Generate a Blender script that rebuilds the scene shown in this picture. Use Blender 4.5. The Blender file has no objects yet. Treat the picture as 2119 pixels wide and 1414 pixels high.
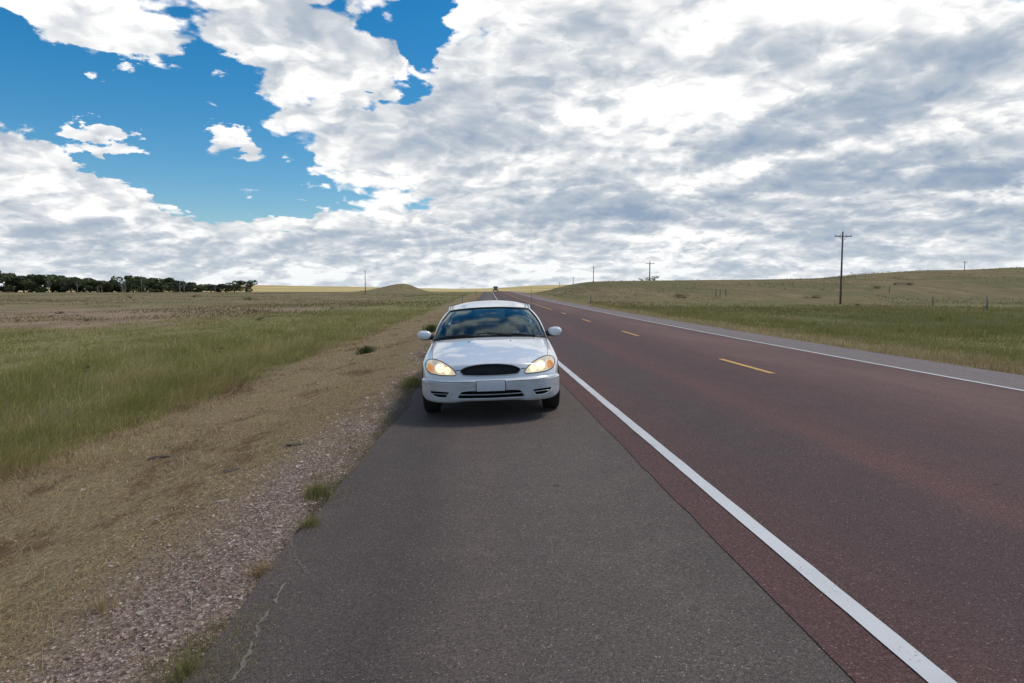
import bpy, bmesh, math, random
import numpy as np
from mathutils import Vector, Matrix, Euler
R = math.radians
rng = np.random.default_rng(7)
random.seed(7)
scene = bpy.context.scene
F_PX = 1413.0                       # focal length in photo pixels (24 mm)
VPX, VPY = 972.0, 603.0             # where the near road's direction and the eye level meet in the photo
HC = 1.556                          # eye height over the lay-by

# ------------------------------------------------------------------ camera
cam = bpy.data.objects.new('camera', bpy.data.cameras.new('camera'))
scene.collection.objects.link(cam)
cam.data.sensor_width = 36.0
cam.data.lens = 24.0
cam.data.clip_start = 0.05
cam.data.clip_end = 60000
cam.location = (0, 0, HC)
cam.rotation_euler = (R(90 - 4.21), 0, R(-3.54))
scene.camera = cam
PITCH, YAW = R(4.21), R(3.54)
def slope(px, py):
    """direction through a photo position as (x/y, z/y) in the world: how far right and how far up per metre ahead"""
    px = np.asarray(px, float); py = np.asarray(py, float)
    u = (px - 1059.5)/F_PX; v = (707.0 - py)/F_PX
    fwd = math.cos(PITCH) + v*math.sin(PITCH); up = -math.sin(PITCH) + v*math.cos(PITCH)
    x = u*math.cos(YAW) + fwd*math.sin(YAW); y = -u*math.sin(YAW) + fwd*math.cos(YAW)
    return x/y, up/y

# ------------------------------------------------------------------ exposure
scene.view_settings.view_transform = 'Standard'
scene.view_settings.look = 'None'
scene.view_settings.exposure = 0.0
scene.view_settings.gamma = 1.0

# ------------------------------------------------------------------ sun (behind the cloud deck, ahead and to the right)
SUN_EL, SUN_AZ = R(56), R(68)       # azimuth measured from +Y towards +X
sl = bpy.data.lights.new('sun', 'SUN')
sl.energy = 2.0
sl.angle = R(14)
sl.color = (1.0, 0.92, 0.80)
sun = bpy.data.objects.new('sun', sl)
scene.collection.objects.link(sun)
sun.rotation_euler = Vector((math.sin(SUN_AZ)*math.cos(SUN_EL), math.cos(SUN_AZ)*math.cos(SUN_EL), math.sin(SUN_EL))).to_track_quat('Z', 'Y').to_euler()

# ------------------------------------------------------------------ world: Nishita sky with a procedural cloud deck
world = bpy.data.worlds.new('World')
scene.world = world
world.use_nodes = True
nt = world.node_tree
nt.nodes.clear()
class NB:
    """small node builder"""
    def __init__(s, tree): s.t = tree
    def n(s, typ, **kw):
        nd = s.t.nodes.new(typ)
        ins = kw.pop('ins', {})
        for k, v in kw.items(): setattr(nd, k, v)
        for k, v in ins.items():
            if isinstance(v, bpy.types.NodeSocket): s.t.links.new(v, nd.inputs[k])
            elif v is not None: nd.inputs[k].default_value = v
        return nd
    def math(s, op, a, b=None, c=None, clamp=False):
        nd = s.t.nodes.new('ShaderNodeMath'); nd.operation = op; nd.use_clamp = clamp
        for i, v in enumerate((a, b, c)):
            if v is None: continue
            if isinstance(v, bpy.types.NodeSocket): s.t.links.new(v, nd.inputs[i])
            else: nd.inputs[i].default_value = v
        return nd.outputs[0]
    def vmath(s, op, a, b=None, scale=None, out=0):
        nd = s.t.nodes.new('ShaderNodeVectorMath'); nd.operation = op
        for i, v in enumerate((a, b)):
            if v is None: continue
            if isinstance(v, bpy.types.NodeSocket): s.t.links.new(v, nd.inputs[i])
            else: nd.inputs[i].default_value = v
        if scale is not None: nd.inputs['Scale'].default_value = scale
        return nd.outputs[out]
    def mr(s, v, a, b, c=0.0, d=1.0, smooth=True):
        nd = s.t.nodes.new('ShaderNodeMapRange')
        nd.interpolation_type = 'SMOOTHSTEP' if smooth else 'LINEAR'
        for i, w in enumerate((v, a, b, c, d)):
            if isinstance(w, bpy.types.NodeSocket): s.t.links.new(w, nd.inputs[i])
            else: nd.inputs[i].default_value = w
        return nd.outputs[0]
    def noise(s, vec, scale, detail=4, rough=0.5, lac=2.0, dist=0.0, col=False, dim='3D', norm=True):
        nd = s.t.nodes.new('ShaderNodeTexNoise'); nd.noise_dimensions = dim
        nd.normalize = norm
        if vec is not None: s.t.links.new(vec, nd.inputs['Vector'])
        nd.inputs['Scale'].default_value = scale; nd.inputs['Detail'].default_value = detail
        nd.inputs['Roughness'].default_value = rough; nd.inputs['Lacunarity'].default_value = lac
        nd.inputs['Distortion'].default_value = dist
        return nd.outputs['Color' if col else 'Fac']
    def voro(s, vec, scale, out='Distance', feature='F1', rand=1.0, dim='3D'):
        nd = s.t.nodes.new('ShaderNodeTexVoronoi'); nd.feature = feature; nd.voronoi_dimensions = dim
        s.t.links.new(vec, nd.inputs['Vector']); nd.inputs['Scale'].default_value = scale
        nd.inputs['Randomness'].default_value = rand
        return nd.outputs[out]
    def mix(s, f, a, b, mode='MIX'):
        nd = s.t.nodes.new('ShaderNodeMix'); nd.data_type = 'RGBA'; nd.blend_type = mode
        for k, v in ((0, f), (6, a), (7, b)):
            if isinstance(v, bpy.types.NodeSocket): s.t.links.new(v, nd.inputs[k])
            elif k == 0: nd.inputs[0].default_value = v
            else: nd.inputs[k].default_value = (v[0], v[1], v[2], 1)
        return nd.outputs[2]
    def ramp(s, v, stops, interp='LINEAR'):
        nd = s.t.nodes.new('ShaderNodeValToRGB'); nd.color_ramp.interpolation = interp
        e = nd.color_ramp.elements
        while len(e) < len(stops): e.new(0.5)
        for el, (p, c) in zip(e, stops): el.position = p; el.color = (c[0], c[1], c[2], 1)
        s.t.links.new(v, nd.inputs[0])
        return nd.outputs[0]

b = NB(nt)
tc = b.n('ShaderNodeTexCoord').outputs['Generated']
dirv = b.vmath('NORMALIZE', tc)
sep = b.n('ShaderNodeSeparateXYZ', ins={0: dirv})
dx, dy, dz = sep.outputs
az = b.math('ARCTAN2', dx, dy)
el = b.math('ARCSINE', dz)
ae = b.n('ShaderNodeCombineXYZ', ins={0: az, 1: el}).outputs[0]
den = b.math('ADD', b.math('MAXIMUM', dz, 0.0), 0.32)
pu = b.math('DIVIDE', dx, den); pv = b.math('DIVIDE', dy, den)
puv = b.n('ShaderNodeCombineXYZ', ins={0: pu, 1: pv, 2: b.math('MULTIPLY', el, 2.0)}).outputs[0]
# domain warping so banks of cloud do not look like plain noise
def scaled(v, k):
    nd = b.t.nodes.new('ShaderNodeVectorMath'); nd.operation = 'SCALE'
    b.t.links.new(v, nd.inputs[0]); nd.inputs['Scale'].default_value = k
    return nd.outputs[0]
warp = b.vmath('SUBTRACT', b.noise(puv, 2.2, 3, 0.5, col=True), (0.5, 0.5, 0.5))
warp2 = b.vmath('SUBTRACT', b.noise(puv, 9.0, 6, 0.62, col=True), (0.5, 0.5, 0.5))
cuv = b.vmath('ADD', b.vmath('ADD', puv, scaled(warp, 0.17)), scaled(warp2, 0.07))
aep = b.vmath('ADD', b.vmath('ADD', ae, scaled(warp, 0.10)), scaled(warp2, 0.085))
def puffs(vec, scale):
    nd = b.n('ShaderNodeTexVoronoi', feature='SMOOTH_F1', voronoi_dimensions='2D', ins={'Vector': vec, 'Scale': scale, 'Detail': 2.0, 'Roughness': 0.55, 'Lacunarity': 2.2, 'Smoothness': 0.6})
    return nd.outputs['Distance']
fb1 = b.noise(cuv, 2.6, 9, 0.62)
soff = (0.02, 0.05, 0.03)
fb2 = b.noise(b.vmath('ADD', cuv, soff), 2.6, 5, 0.60)
puff = puffs(cuv, 7.5)
puff2 = puffs(b.vmath('ADD', cuv, soff), 7.5)
def a_e(px, py):
    """direction of a place in the sky: azimuth, elevation"""
    v = Vector((float(slope(px, py)[0]), 1.0, float(slope(px, py)[1]))).normalized()
    return math.atan2(v.x, v.y), math.asin(v.z)
def blobs(lst, start):
    acc = start
    for (px, py, rx, ry, rot, w) in lst:
        a, e = a_e(px, py)
        mp = b.n('ShaderNodeMapping', vector_type='TEXTURE', ins={'Vector': aep, 'Location': (a, e, 0), 'Rotation': (0, 0, R(rot)),
                 'Scale': (rx / F_PX, ry / F_PX, 1)})
        ln = b.vmath('LENGTH', mp.outputs[0], out=1)
        acc = b.math('ADD', acc, b.mr(ln, 0.25, 1.25, w, 0.0))
    return acc
COVER = [  # clear sky < 0, cloud > 0
    (90, 170, 300, 100, -20, -0.40), (330, 290, 300, 95, -24, -0.40), (560, 340, 150, 60, -30, -0.20), (-150, 130, 220, 80, 0, -0.4),
    (470, 200, 120, 45, -25, -0.16), (570, 415, 110, 34, -10, -0.10),
    (888, 95, 66, 125, 0, -0.52), (800, 213, 70, 26, 0, -0.30), (440, 140, 80, 30, -20, -0.16), (775, 45, 40, 60, 0, -0.18),
    (1560, 20, 60, 30, 30, -0.12),
    (212, 278, 95, 40, -8, 1.0), (470, 285, 65, 45, -20, 0.58), (430, 330, 90, 26, -25, 0.42), (560, 345, 110, 28, -15, 0.30), (170, 105, 50, 20, -20, 0.2),
    (60, 390, 330, 90, -20, 0.30), (420, 475, 420, 60, -10, 0.22), (500, 40, 420, 120, -14, 0.22), (700, 150, 180, 120, -20, 0.16),
    (60, -10, 260, 55, -12, 0.34), (700, 440, 260, 60, 0, 0.14), (740, 320, 120, 90, 0, 0.20), (830, 260, 100, 50, 0, 0.16), (1800, 420, 700, 140, 0, 0.16), (1450, 20, 600, 70, 0, 0.14), (1150, 300, 330, 220, 0, 0.20), (1600, 250, 760, 420, 0, 0.36), (200, 540, 900, 60, 0, 0.14),
]
base_d = b.math('ADD', fb1, b.math('MULTIPLY', b.math('SUBTRACT', 0.40, puff), 0.34))
dens = blobs(COVER, b.math('ADD', base_d, 0.05))
dens = b.math('ADD', dens, b.mr(el, 0.0, 0.12, 0.55, 0.0))
alpha = b.mr(dens, 0.42, 0.545)
GREY = [
    (1230, 420, 330, 60, 4, 0.61), (950, 300, 190, 100, 0, 0.43), (1480, 300, 260, 60, 10, 0.38), (1950, 350, 400, 60, 8, 0.72),
    (1900, 190, 360, 90, 12, 0.52), (1580, 110, 130, 60, 0, 0.35), (1400, 450, 500, 36, 0, 0.38), (1900, 470, 400, 36, 5, 0.52),
    (950, 505, 500, 30, 0, 0.41), (200, 490, 420, 26, -4, 0.43), (120, 545, 600, 20, 0, 0.35), (1180, 150, 220, 130, 0, 0.23), (1500, 540, 500, 16, 0, 0.29), (560, 545, 300, 14, 0, .18),
    (1400, 180, 260, 90, 15, -0.23), (1700, 30, 500, 60, 0, -0.26), (1250, 470, 400, 20, 0, -0.14), (1300, 505, 500, 16, 0, -0.32),
    (1480, 365, 160, 26, 5, -0.43), (1700, 310, 220, 26, 5, -0.38), (1800, 415, 500, 18, 3, -0.38), (700, 70, 300, 80, 0, 0.14),
]
den2 = b.math('ADD', b.math('MAXIMUM', dz, 0.0), 0.34)
suv = b.n('ShaderNodeCombineXYZ', ins={0: b.math('DIVIDE', dx, den2), 1: b.math('DIVIDE', dy, den2), 2: b.math('MULTIPLY', el, 3.0)}).outputs[0]
suv = b.vmath('ADD', b.vmath('ADD', suv, scaled(warp, 0.15)), scaled(warp2, 0.05))
gn = b.noise(suv, 3.4, 4, 0.48)
lit = b.math('ADD', b.math('MULTIPLY', b.math('SUBTRACT', fb1, fb2), 0.9), b.math('MULTIPLY', b.math('SUBTRACT', puff2, puff), 0.55))
rim = b.mr(dens, 0.45, 0.62, 0.14, 0.0)                            # thin edges let the light through
g0 = b.math('ADD', 0.15, b.math('MULTIPLY', b.math('SUBTRACT', gn, 0.5), 0.95))
g0 = b.math('SUBTRACT', b.math('SUBTRACT', g0, lit), rim)
g0 = b.math('ADD', g0, b.math('MULTIPLY', b.math('SUBTRACT', fb1, 0.5), 0.35))
cr1 = b.mr(b.noise(b.vmath('ADD', cuv, (3.1, 7.7, 1.0)), 5.2, 8, 0.60), 0.485, 0.565)      # crisp-edged brighter heads in front of grey bases
cr2 = b.mr(b.noise(b.vmath('ADD', cuv, (9.3, 1.4, 4.0)), 3.0, 9, 0.62), 0.50, 0.57)
g0 = b.math('SUBTRACT', b.math('ADD', g0, 0.21), b.math('ADD', b.math('MULTIPLY', cr1, 0.20), b.math('MULTIPLY', cr2, 0.22)))
g1 = blobs(GREY, g0)
g1 = b.math('ADD', g1, b.math('MULTIPLY', b.math('SUBTRACT', b.noise(suv, 11.0, 5, 0.6), 0.5), 0.22))
gpos = b.math('MAXIMUM', g1, 0.0)
gfac = b.math('DIVIDE', b.math('MULTIPLY', gpos, 1.36), b.math('ADD', b.math('MULTIPLY', gpos, 0.62), 1.0))   # soft shoulder, no flat patches
ccol = b.ramp(gfac, [(0.0, (1.06, 1.06, 1.05)), (0.18, (0.92, 0.925, 0.93)), (0.40, (0.72, 0.75, 0.785)), (0.65, (0.50, 0.56, 0.635)), (1.0, (0.30, 0.39, 0.52))])
# low down the deck seen through more air
hz = b.mr(el, 0.0, 0.10, 0.30, 0.0)
ccol = b.mix(hz, ccol, (0.62, 0.70, 0.77))
sky = b.n('ShaderNodeTexSky', sky_type='NISHITA', sun_disc=False, sun_elevation=SUN_EL, sun_rotation=SUN_AZ,
          air_density=1.0, dust_density=0.6, ozone_density=2.5)
hs = b.n('ShaderNodeHueSaturation', ins={'Saturation': 1.5, 'Value': 1.04, 'Hue': 0.493, 'Color': sky.outputs[0]})
bg1 = b.n('ShaderNodeBackground', ins={'Color': hs.outputs[0], 'Strength': 0.11})
bg2 = b.n('ShaderNodeBackground', ins={'Color': ccol, 'Strength': 1.0})
mixs = b.n('ShaderNodeMixShader', ins={0: alpha, 1: bg1.outputs[0], 2: bg2.outputs[0]})
wo = b.n('ShaderNodeOutputWorld', ins={'Surface': mixs.outputs[0]})
hz = None
world.cycles.sampling_method = 'MANUAL'
world.cycles.sample_map_resolution = 512

# ------------------------------------------------------------------ object helpers
def tag(o, label=None, cat=None, group=None, kind=None):
    for k, v in (('label', label), ('category', cat), ('group', group), ('kind', kind)):
        if v: o[k] = v
    return o
def link(o, parent=None):
    scene.collection.objects.link(o)
    if parent: o.parent = parent
    return o
def empty(name, loc=(0, 0, 0), rot=(0, 0, 0), parent=None):
    o = bpy.data.objects.new(name, None); o.location = loc; o.rotation_euler = rot; o.empty_display_size = .3
    return link(o, parent)
def mesh_obj(name, V, Fc, mat, parent=None, smooth=True, normals=None):
    me = bpy.data.meshes.new(name)
    me.from_pydata([tuple(map(float, v)) for v in V], [], [tuple(int(i) for i in f) for f in Fc])
    if mat: me.materials.append(mat)
    me.polygons.foreach_set('use_smooth', [smooth]*len(me.polygons))
    me.update()
    if normals is not None: me.normals_split_custom_set_from_vertices([tuple(map(float, n)) for n in normals])
    o = bpy.data.objects.new(name, me)
    return link(o, parent)
def fast_mesh(name, V, loops, nper, mat, parent=None, smooth=False):
    """numpy mesh: V (n,3); loops flat indices; every face has nper corners"""
    me = bpy.data.meshes.new(name)
    me.vertices.add(len(V)); me.vertices.foreach_set('co', np.asarray(V, dtype=np.float32).ravel())
    loops = np.asarray(loops, dtype=np.int32).ravel()
    nf = len(loops)//nper
    me.loops.add(len(loops)); me.loops.foreach_set('vertex_index', loops)
    me.polygons.add(nf); me.polygons.foreach_set('loop_start', np.arange(nf, dtype=np.int32)*nper)
    me.polygons.foreach_set('loop_total', np.full(nf, nper, dtype=np.int32))
    me.update(calc_edges=True)
    me.polygons.foreach_set('use_smooth', np.full(nf, smooth, dtype=bool))
    if mat: me.materials.append(mat)
    o = bpy.data.objects.new(name, me)
    return link(o, parent)
class MB:
    """collects shapes into one mesh"""
    def __init__(s): s.V = []; s.F = []
    def add(s, V, Fc):
        n = len(s.V); s.V += [tuple(v) for v in V]; s.F += [tuple(i + n for i in f) for f in Fc]; return s
    def box(s, c, d, rot=None, bev=0.0):
        bm = bmesh.new(); bmesh.ops.create_cube(bm, size=1)
        bmesh.ops.scale(bm, vec=d, verts=bm.verts)
        if bev > 0: bmesh.ops.bevel(bm, geom=bm.edges[:], offset=bev, segments=3, affect='EDGES', profile=.5)
        if rot is not None: bmesh.ops.rotate(bm, cent=(0, 0, 0), matrix=Euler(rot).to_matrix(), verts=bm.verts)
        bmesh.ops.translate(bm, vec=c, verts=bm.verts)
        bm.verts.ensure_lookup_table(); bm.verts.index_update()
        s.add([v.co.copy() for v in bm.verts], [[v.index for v in f.verts] for f in bm.faces]); bm.free(); return s
    def tube(s, pts, rad, seg=8, closed=False, cap=True):
        pts = [Vector(p) for p in pts]; n = len(pts)
        rad = rad if hasattr(rad, '__len__') else [rad]*n
        V = []; Fc = []
        up0 = Vector((0, 0, 1))
        for i, p in enumerate(pts):
            a = pts[(i-1) % n] if (closed or i > 0) else p
            c = pts[(i+1) % n] if (closed or i < n-1) else p
            t = (c - a); t = t.normalized() if t.length > 1e-9 else Vector((0, 0, 1))
            u = up0 if abs(t.dot(up0)) < .95 else Vector((1, 0, 0))
            e1 = t.cross(u).normalized(); e2 = t.cross(e1).normalized()
            for k in range(seg):
                q = 2*math.pi*k/seg
                V.append(p + (e1*math.cos(q) + e2*math.sin(q))*rad[i])
        m = n if closed else n-1
        for i in range(m):
            j = (i+1) % n
            for k in range(seg):
                l = (k+1) % seg
                Fc.append((i*seg+k, i*seg+l, j*seg+l, j*seg+k))
        if cap and not closed:
            Fc.append(tuple(range(seg))[::-1]); Fc.append(tuple((n-1)*seg+k for k in range(seg)))
        return s.add(V, Fc)
    def lathe_x(s, c, prof, seg=40):
        """profile of (x, r) turned about a horizontal axis along x"""
        V = []; Fc = []; m = len(prof)
        for k in range(seg):
            q = 2*math.pi*k/seg
            for (x, r) in prof: V.append((c[0]+x, c[1]+r*math.cos(q), c[2]+r*math.sin(q)))
        for k in range(seg):
            l = (k+1) % seg
            for i in range(m-1): Fc.append((k*m+i, k*m+i+1, l*m+i+1, l*m+i))
        return s.add(V, Fc)
    def ellipsoid(s, c, r, rot=None, nu=20, nv=12, e=1.0):
        V = []; Fc = []
        M = Euler(rot).to_matrix() if rot else Matrix.Identity(3)
        sp = lambda v: math.copysign(abs(v)**e, v)
        for i in range(nv+1):
            th = math.pi*i/nv
            for j in range(nu):
                ph = 2*math.pi*j/nu
                p = Vector((r[0]*sp(math.sin(th))*sp(math.cos(ph)), r[1]*sp(math.sin(th))*sp(math.sin(ph)), r[2]*sp(math.cos(th))))
                V.append(M @ p + Vector(c))
        for i in range(nv):
            for j in range(nu):
                k = (j+1) % nu
                Fc.append((i*nu+j, i*nu+k, (i+1)*nu+k, (i+1)*nu+j))
        return s.add(V, Fc)
    def build(s, name, mat, parent=None, smooth=True, auto=None):
        o = mesh_obj(name, s.V, s.F, mat, parent, smooth)
        if auto:
            me = o.data
            bm = bmesh.new(); bm.from_mesh(me)
            bmesh.ops.remove_doubles(bm, verts=bm.verts, dist=1e-5)
            for e in bm.edges:
                if len(e.link_faces) == 2 and e.calc_face_angle(0) > R(auto): e.smooth = False
            bm.to_mesh(me); bm.free()
        return o

# ------------------------------------------------------------------ materials
def new_mat(name):
    m = bpy.data.materials.new(name); m.use_nodes = True
    t = m.node_tree; t.nodes.clear()
    bb = NB(t)
    return m, bb
def finish(m, bb, col, rough=0.6, spec=0.5, metal=0.0, bump=None, bstr=0.3, bdist=0.01, **kw):
    p = bb.n('ShaderNodeBsdfPrincipled')
    def put(k, v):
        if isinstance(v, bpy.types.NodeSocket): bb.t.links.new(v, p.inputs[k])
        elif hasattr(v, '__len__'): p.inputs[k].default_value = (v[0], v[1], v[2], 1)
        else: p.inputs[k].default_value = v
    put('Base Color', col); put('Roughness', rough); put('Specular IOR Level', spec); put('Metallic', metal)
    for k, v in kw.items(): put(k.replace('_', ' '), v)
    if bump is not None:
        bn = bb.n('ShaderNodeBump', ins={'Height': bump, 'Strength': bstr, 'Distance': bdist})
        bb.t.links.new(bn.outputs[0], p.inputs['Normal'])
    o = bb.n('ShaderNodeOutputMaterial', ins={'Surface': p.outputs[0]})
    return m
def simple(name, col, rough=.5, var=.12, scale=30, **kw):
    m, bb = new_mat(name)
    pos = bb.n('ShaderNodeTexCoord').outputs['Object']
    n = bb.noise(pos, scale, 4, .6)
    c = bb.mix(n, tuple(x*(1-var) for x in col), tuple(min(1, x*(1+var)) for x in col))
    return finish(m, bb, c, rough, **kw)

def mapping(bb, vec, scale=(1, 1, 1), loc=(0, 0, 0)):
    return bb.n('ShaderNodeMapping', ins={'Vector': vec, 'Scale': scale, 'Location': loc}).outputs[0]

def asphalt(name, base, stone, tint, red=0.0, tracks=None):
    m, bb = new_mat(name)
    pos = bb.n('ShaderNodeNewGeometry').outputs['Position']
    lat = bb.n('ShaderNodeAttribute', attribute_name='lat').outputs['Fac']
    cell = bb.voro(pos, 150, out='Color')
    cs = bb.n('ShaderNodeSeparateColor', ins={0: cell}).outputs
    fine = bb.noise(pos, 60, 5, .75)
    big = bb.noise(mapping(bb, pos, (.55, .12, 1)), 1.0, 4, .55)
    mid = bb.noise(pos, 2.3, 5, .6)
    c = bb.mix(bb.mr(fine, .34, .66), tuple(x*.62 for x in base), tuple(x*1.35 for x in base))
    c = bb.mix(bb.math('MULTIPLY', bb.mr(cs[0], .66, .96), .58), c, stone)
    c = bb.mix(bb.math('MULTIPLY', bb.mr(cs[1], .972, .995), .42), c, tuple(min(1, x*3.2) for x in stone))
    c = bb.mix(bb.mr(cs[2], .7, 1.0, 0, .6), c, tuple(x*.35 for x in base))
    c = bb.mix(bb.mr(big, .35, .7, 0, .55), c, bb.mix(1.0, c, tint, 'MULTIPLY'))
    c = bb.mix(bb.mr(mid, .3, .75, .16, 0), c, (.02, .02, .02))
    if tracks:
        wob = bb.math('MULTIPLY', bb.math('SUBTRACT', bb.noise(mapping(bb, pos, (.2, .05, 1)), 1, 3, .5), .5), .5)
        l2 = bb.math('ADD', lat, wob)
        for (ctr, wid, amt, tc_) in tracks:
            d = bb.math('ABSOLUTE', bb.math('SUBTRACT', l2, ctr))
            f = bb.mr(d, wid*.3, wid, amt, 0)
            f = bb.math('MULTIPLY', f, bb.mr(big, .25, .65, 1.2, .55))
            c = bb.mix(f, c, bb.mix(1.0, c, tc_, 'MULTIPLY'))
    stn = bb.noise(mapping(bb, pos, (1.1, .45, 1)), 1.0, 7, .7)
    c = bb.mix(bb.mr(stn, .60, .72, 0, .28), c, bb.mix(1.0, c, (.62, .62, .66), 'MULTIPLY'))
    c = bb.mix(bb.mr(stn, .40, .30, 0, .30), c, bb.mix(1.0, c, (1.28, 1.24, 1.2), 'MULTIPLY'))
    spot = bb.voro(pos, 1.1)
    c = bb.mix(bb.math('MULTIPLY', bb.mr(bb.math('ADD', spot, bb.math('MULTIPLY', mid, .12)), .105, .085), .75), c, (.025, .022, .02))
    h = bb.math('ADD', bb.math('MULTIPLY', bb.voro(pos, 150), -1.0), bb.math('MULTIPLY', fine, .8))
    return finish(m, bb, c, .86, .35, bump=h, bstr=.8, bdist=.006)

M = {}
M['shoulder'] = asphalt('shoulder_asphalt', (.108, .086, .074), (.20, .165, .145), (1.25, 1.12, 1.08), tracks=[(-.8, .8, .75, (.66, .63, .64)), (-.1, .45, .45, (1.2, 1.08, 1.05)), (.75, .6, .5, (1.24, 1.24, 1.22))])
M['lane'] = asphalt('red_asphalt', (.106, .052, .046), (.21, .135, .12), (.80, .84, .92),
    tracks=[(2.65, .8, .85, (.74, .94, 1.0)), (3.45, .30, .7, (1.25, 1.1, 1.1)), (4.35, .65, .6, (.80, .90, .95)), (6.9, 1.9, .85, (1.55, 1.6, 1.52)), (1.55, .3, .5, (1.1, .92, .92))])
M['farside'] = asphalt('pale_asphalt', (.215, .175, .165), (.28, .245, .235), (.9, .9, .95))

def paint(name, col):
    m, bb = new_mat(name)
    pos = bb.n('ShaderNodeNewGeometry').outputs['Position']
    sp = bb.noise(pos, 70, 5, .7)
    wear = bb.noise(pos, 5, 6, .7)
    f = bb.mr(bb.math('ADD', bb.math('MULTIPLY', sp, .7), bb.math('MULTIPLY', wear, .45)), .64, .74, 0, .85)
    big = bb.noise(pos, .8, 4, .6)
    c = bb.mix(bb.mr(big, .3, .7, 0, 1), tuple(x*.84 for x in col), col)
    c = bb.mix(f, c, (.10, .085, .085))
    return finish(m, bb, c, .6, .4, bump=sp, bstr=.5, bdist=.004)
M['white_line'] = paint('white_road_paint', (.62, .62, .62))
M['yellow_line'] = paint('yellow_road_paint', (.62, .33, .07))

# ground: zones follow the lateral distance from the road (attribute lat) and the distance along it
def ground_mat():
    m, bb = new_mat('ground_soil_and_turf')
    pos = bb.n('ShaderNodeNewGeometry').outputs['Position']
    lat0 = bb.n('ShaderNodeAttribute', attribute_name='lat').outputs['Fac']
    yy = bb.n('ShaderNodeSeparateXYZ', ins={0: pos}).outputs[1]
    wob = bb.math('SUBTRACT', bb.noise(mapping(bb, pos, (.5, .22, 1)), 1.0, 5, .6), .5)
    lat = bb.math('ADD', lat0, bb.math('MULTIPLY', wob, 2.2))
    # gravel
    vc = bb.n('ShaderNodeSeparateColor', ins={0: bb.voro(pos, 42, out='Color')}).outputs
    vd = bb.voro(pos, 42)
    grav = bb.mix(vc[0], (.18, .125, .10), (.42, .31, .25))
    grav = bb.mix(bb.mr(vc[1], .88, .98), grav, (.50, .42, .37))
    grav = bb.mix(bb.mr(vc[2], .85, 1.0, 0, .8), grav, (.05, .037, .03))
    gn = bb.noise(pos, 14, 6, .7)
    grav = bb.mix(bb.mr(gn, .40, .65, .55, 0), grav, (.085, .06, .042))
    # dry thatch
    th = bb.noise(mapping(bb, pos, (9, 4, 9)), 3, 7, .75, dist=.6)
    dry = bb.mix(bb.mr(th, .3, .72), (.12, .085, .045), (.37, .275, .145))
    dm = bb.noise(mapping(bb, pos, (1.1, .55, 1)), 1.0, 6, .68)
    dry = bb.mix(bb.mr(dm, .54, .68, 0, .6), dry, bb.mix(1.0, dry, (.74, .86, .55), 'MULTIPLY'))
    dry = bb.mix(bb.mr(dm, .47, .36, 0, .85), dry, bb.mix(1.0, dry, (.60, .48, .42), 'MULTIPLY'))
    # green turf
    g1 = bb.noise(mapping(bb, pos, (.35, .10, 1)), 1.0, 7, .62)
    g2 = bb.noise(pos, 1.4, 8, .72)
    grn = bb.mix(bb.mr(g1, .34, .66), (.15, .145, .045), (.25, .21, .09))
    grn = bb.mix(bb.mr(g2, .35, .7, 0, .7), grn, bb.mix(1.0, grn, (.55, .62, .55), 'MULTIPLY'))
    # pinkish stubble and olive brown rangeland
    p1 = bb.noise(mapping(bb, pos, (.05, .018, 1)), 1.0, 8, .65)
    p2 = bb.noise(mapping(bb, pos, (.45, .10, 1)), 1.0, 8, .70)
    pink = bb.mix(bb.mr(p2, .36, .64), (.19, .135, .080), (.30, .21, .14))
    pink = bb.mix(bb.mr(p2, .60, .72, 0, .7), pink, (.13, .125, .11))
    brown = bb.mix(bb.mr(p2, .38, .62), (.165, .128, .060), (.25, .19, .10))
    brown = bb.mix(bb.mr(p1, .45, .6, 0, .8), brown, (.14, .135, .055))
    brown = bb.mix(bb.mr(p2, .30, .38, .6, 0), brown, (.05, .052, .024))
    sunlit_gold = bb.mix(bb.mr(bb.noise(mapping(bb, pos, (.006, .002, 1)), 1.0, 5, .6), .4, .6), (.62, .46, .20), (.40, .32, .14))  # far hills: sunlight falling on them is put into the ground colour
    # left
    warpY = bb.math('ADD', yy, bb.math('MULTIPLY', bb.math('SUBTRACT', p1, .5), 50))
    warpL = bb.math('ADD', lat, bb.math('MULTIPLY', bb.math('SUBTRACT', p1, .5), 20))
    fieldL = bb.mix(bb.mr(warpY, 76, 100), pink, brown)
    far_left = bb.math('MULTIPLY', bb.mr(warpL, -17, -23), bb.mr(warpY, 34, 44))
    turfL = bb.mix(far_left, grn, fieldL)
    latg = bb.math('SUBTRACT', lat, bb.mr(yy, 5, 12, 0, .75))
    L = bb.mix(bb.mr(latg, -1.6, -2.5), grav, dry)
    L = bb.mix(bb.mr(lat, -5.0, -5.9), L, turfL)
    L = bb.mix(bb.mr(lat, -1.30, -1.12, 0, .75), L, (.055, .045, .03))
    # right
    fieldR = bb.mix(bb.mr(warpY, 60, 125), grn, brown)
    dkband = bb.math('MULTIPLY', bb.mr(warpY, 26, 36), bb.mr(warpY, 60, 46))
    dkband = bb.math('MULTIPLY', dkband, bb.mr(lat, 18, 30, 0, .85))
    fieldR = bb.mix(dkband, fieldR, (.075, .095, .026))
    Rr = bb.mix(bb.mr(lat, 11.8, 12.6), dry, fieldR)
    c = bb.mix(bb.mr(lat0, 4, 5, 0, 1), L, Rr)
    c = bb.mix(bb.mr(warpY, 700, 1000), c, sunlit_gold)
    hb = bb.math('ADD', bb.math('MULTIPLY', vd, bb.mr(lat, -3.2, -2.2, 0.15, 1)), bb.math('MULTIPLY', th, .8))
    return finish(m, bb, c, .95, .15, bump=hb, bstr=.8, bdist=.03)
M['ground'] = ground_mat()

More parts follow.
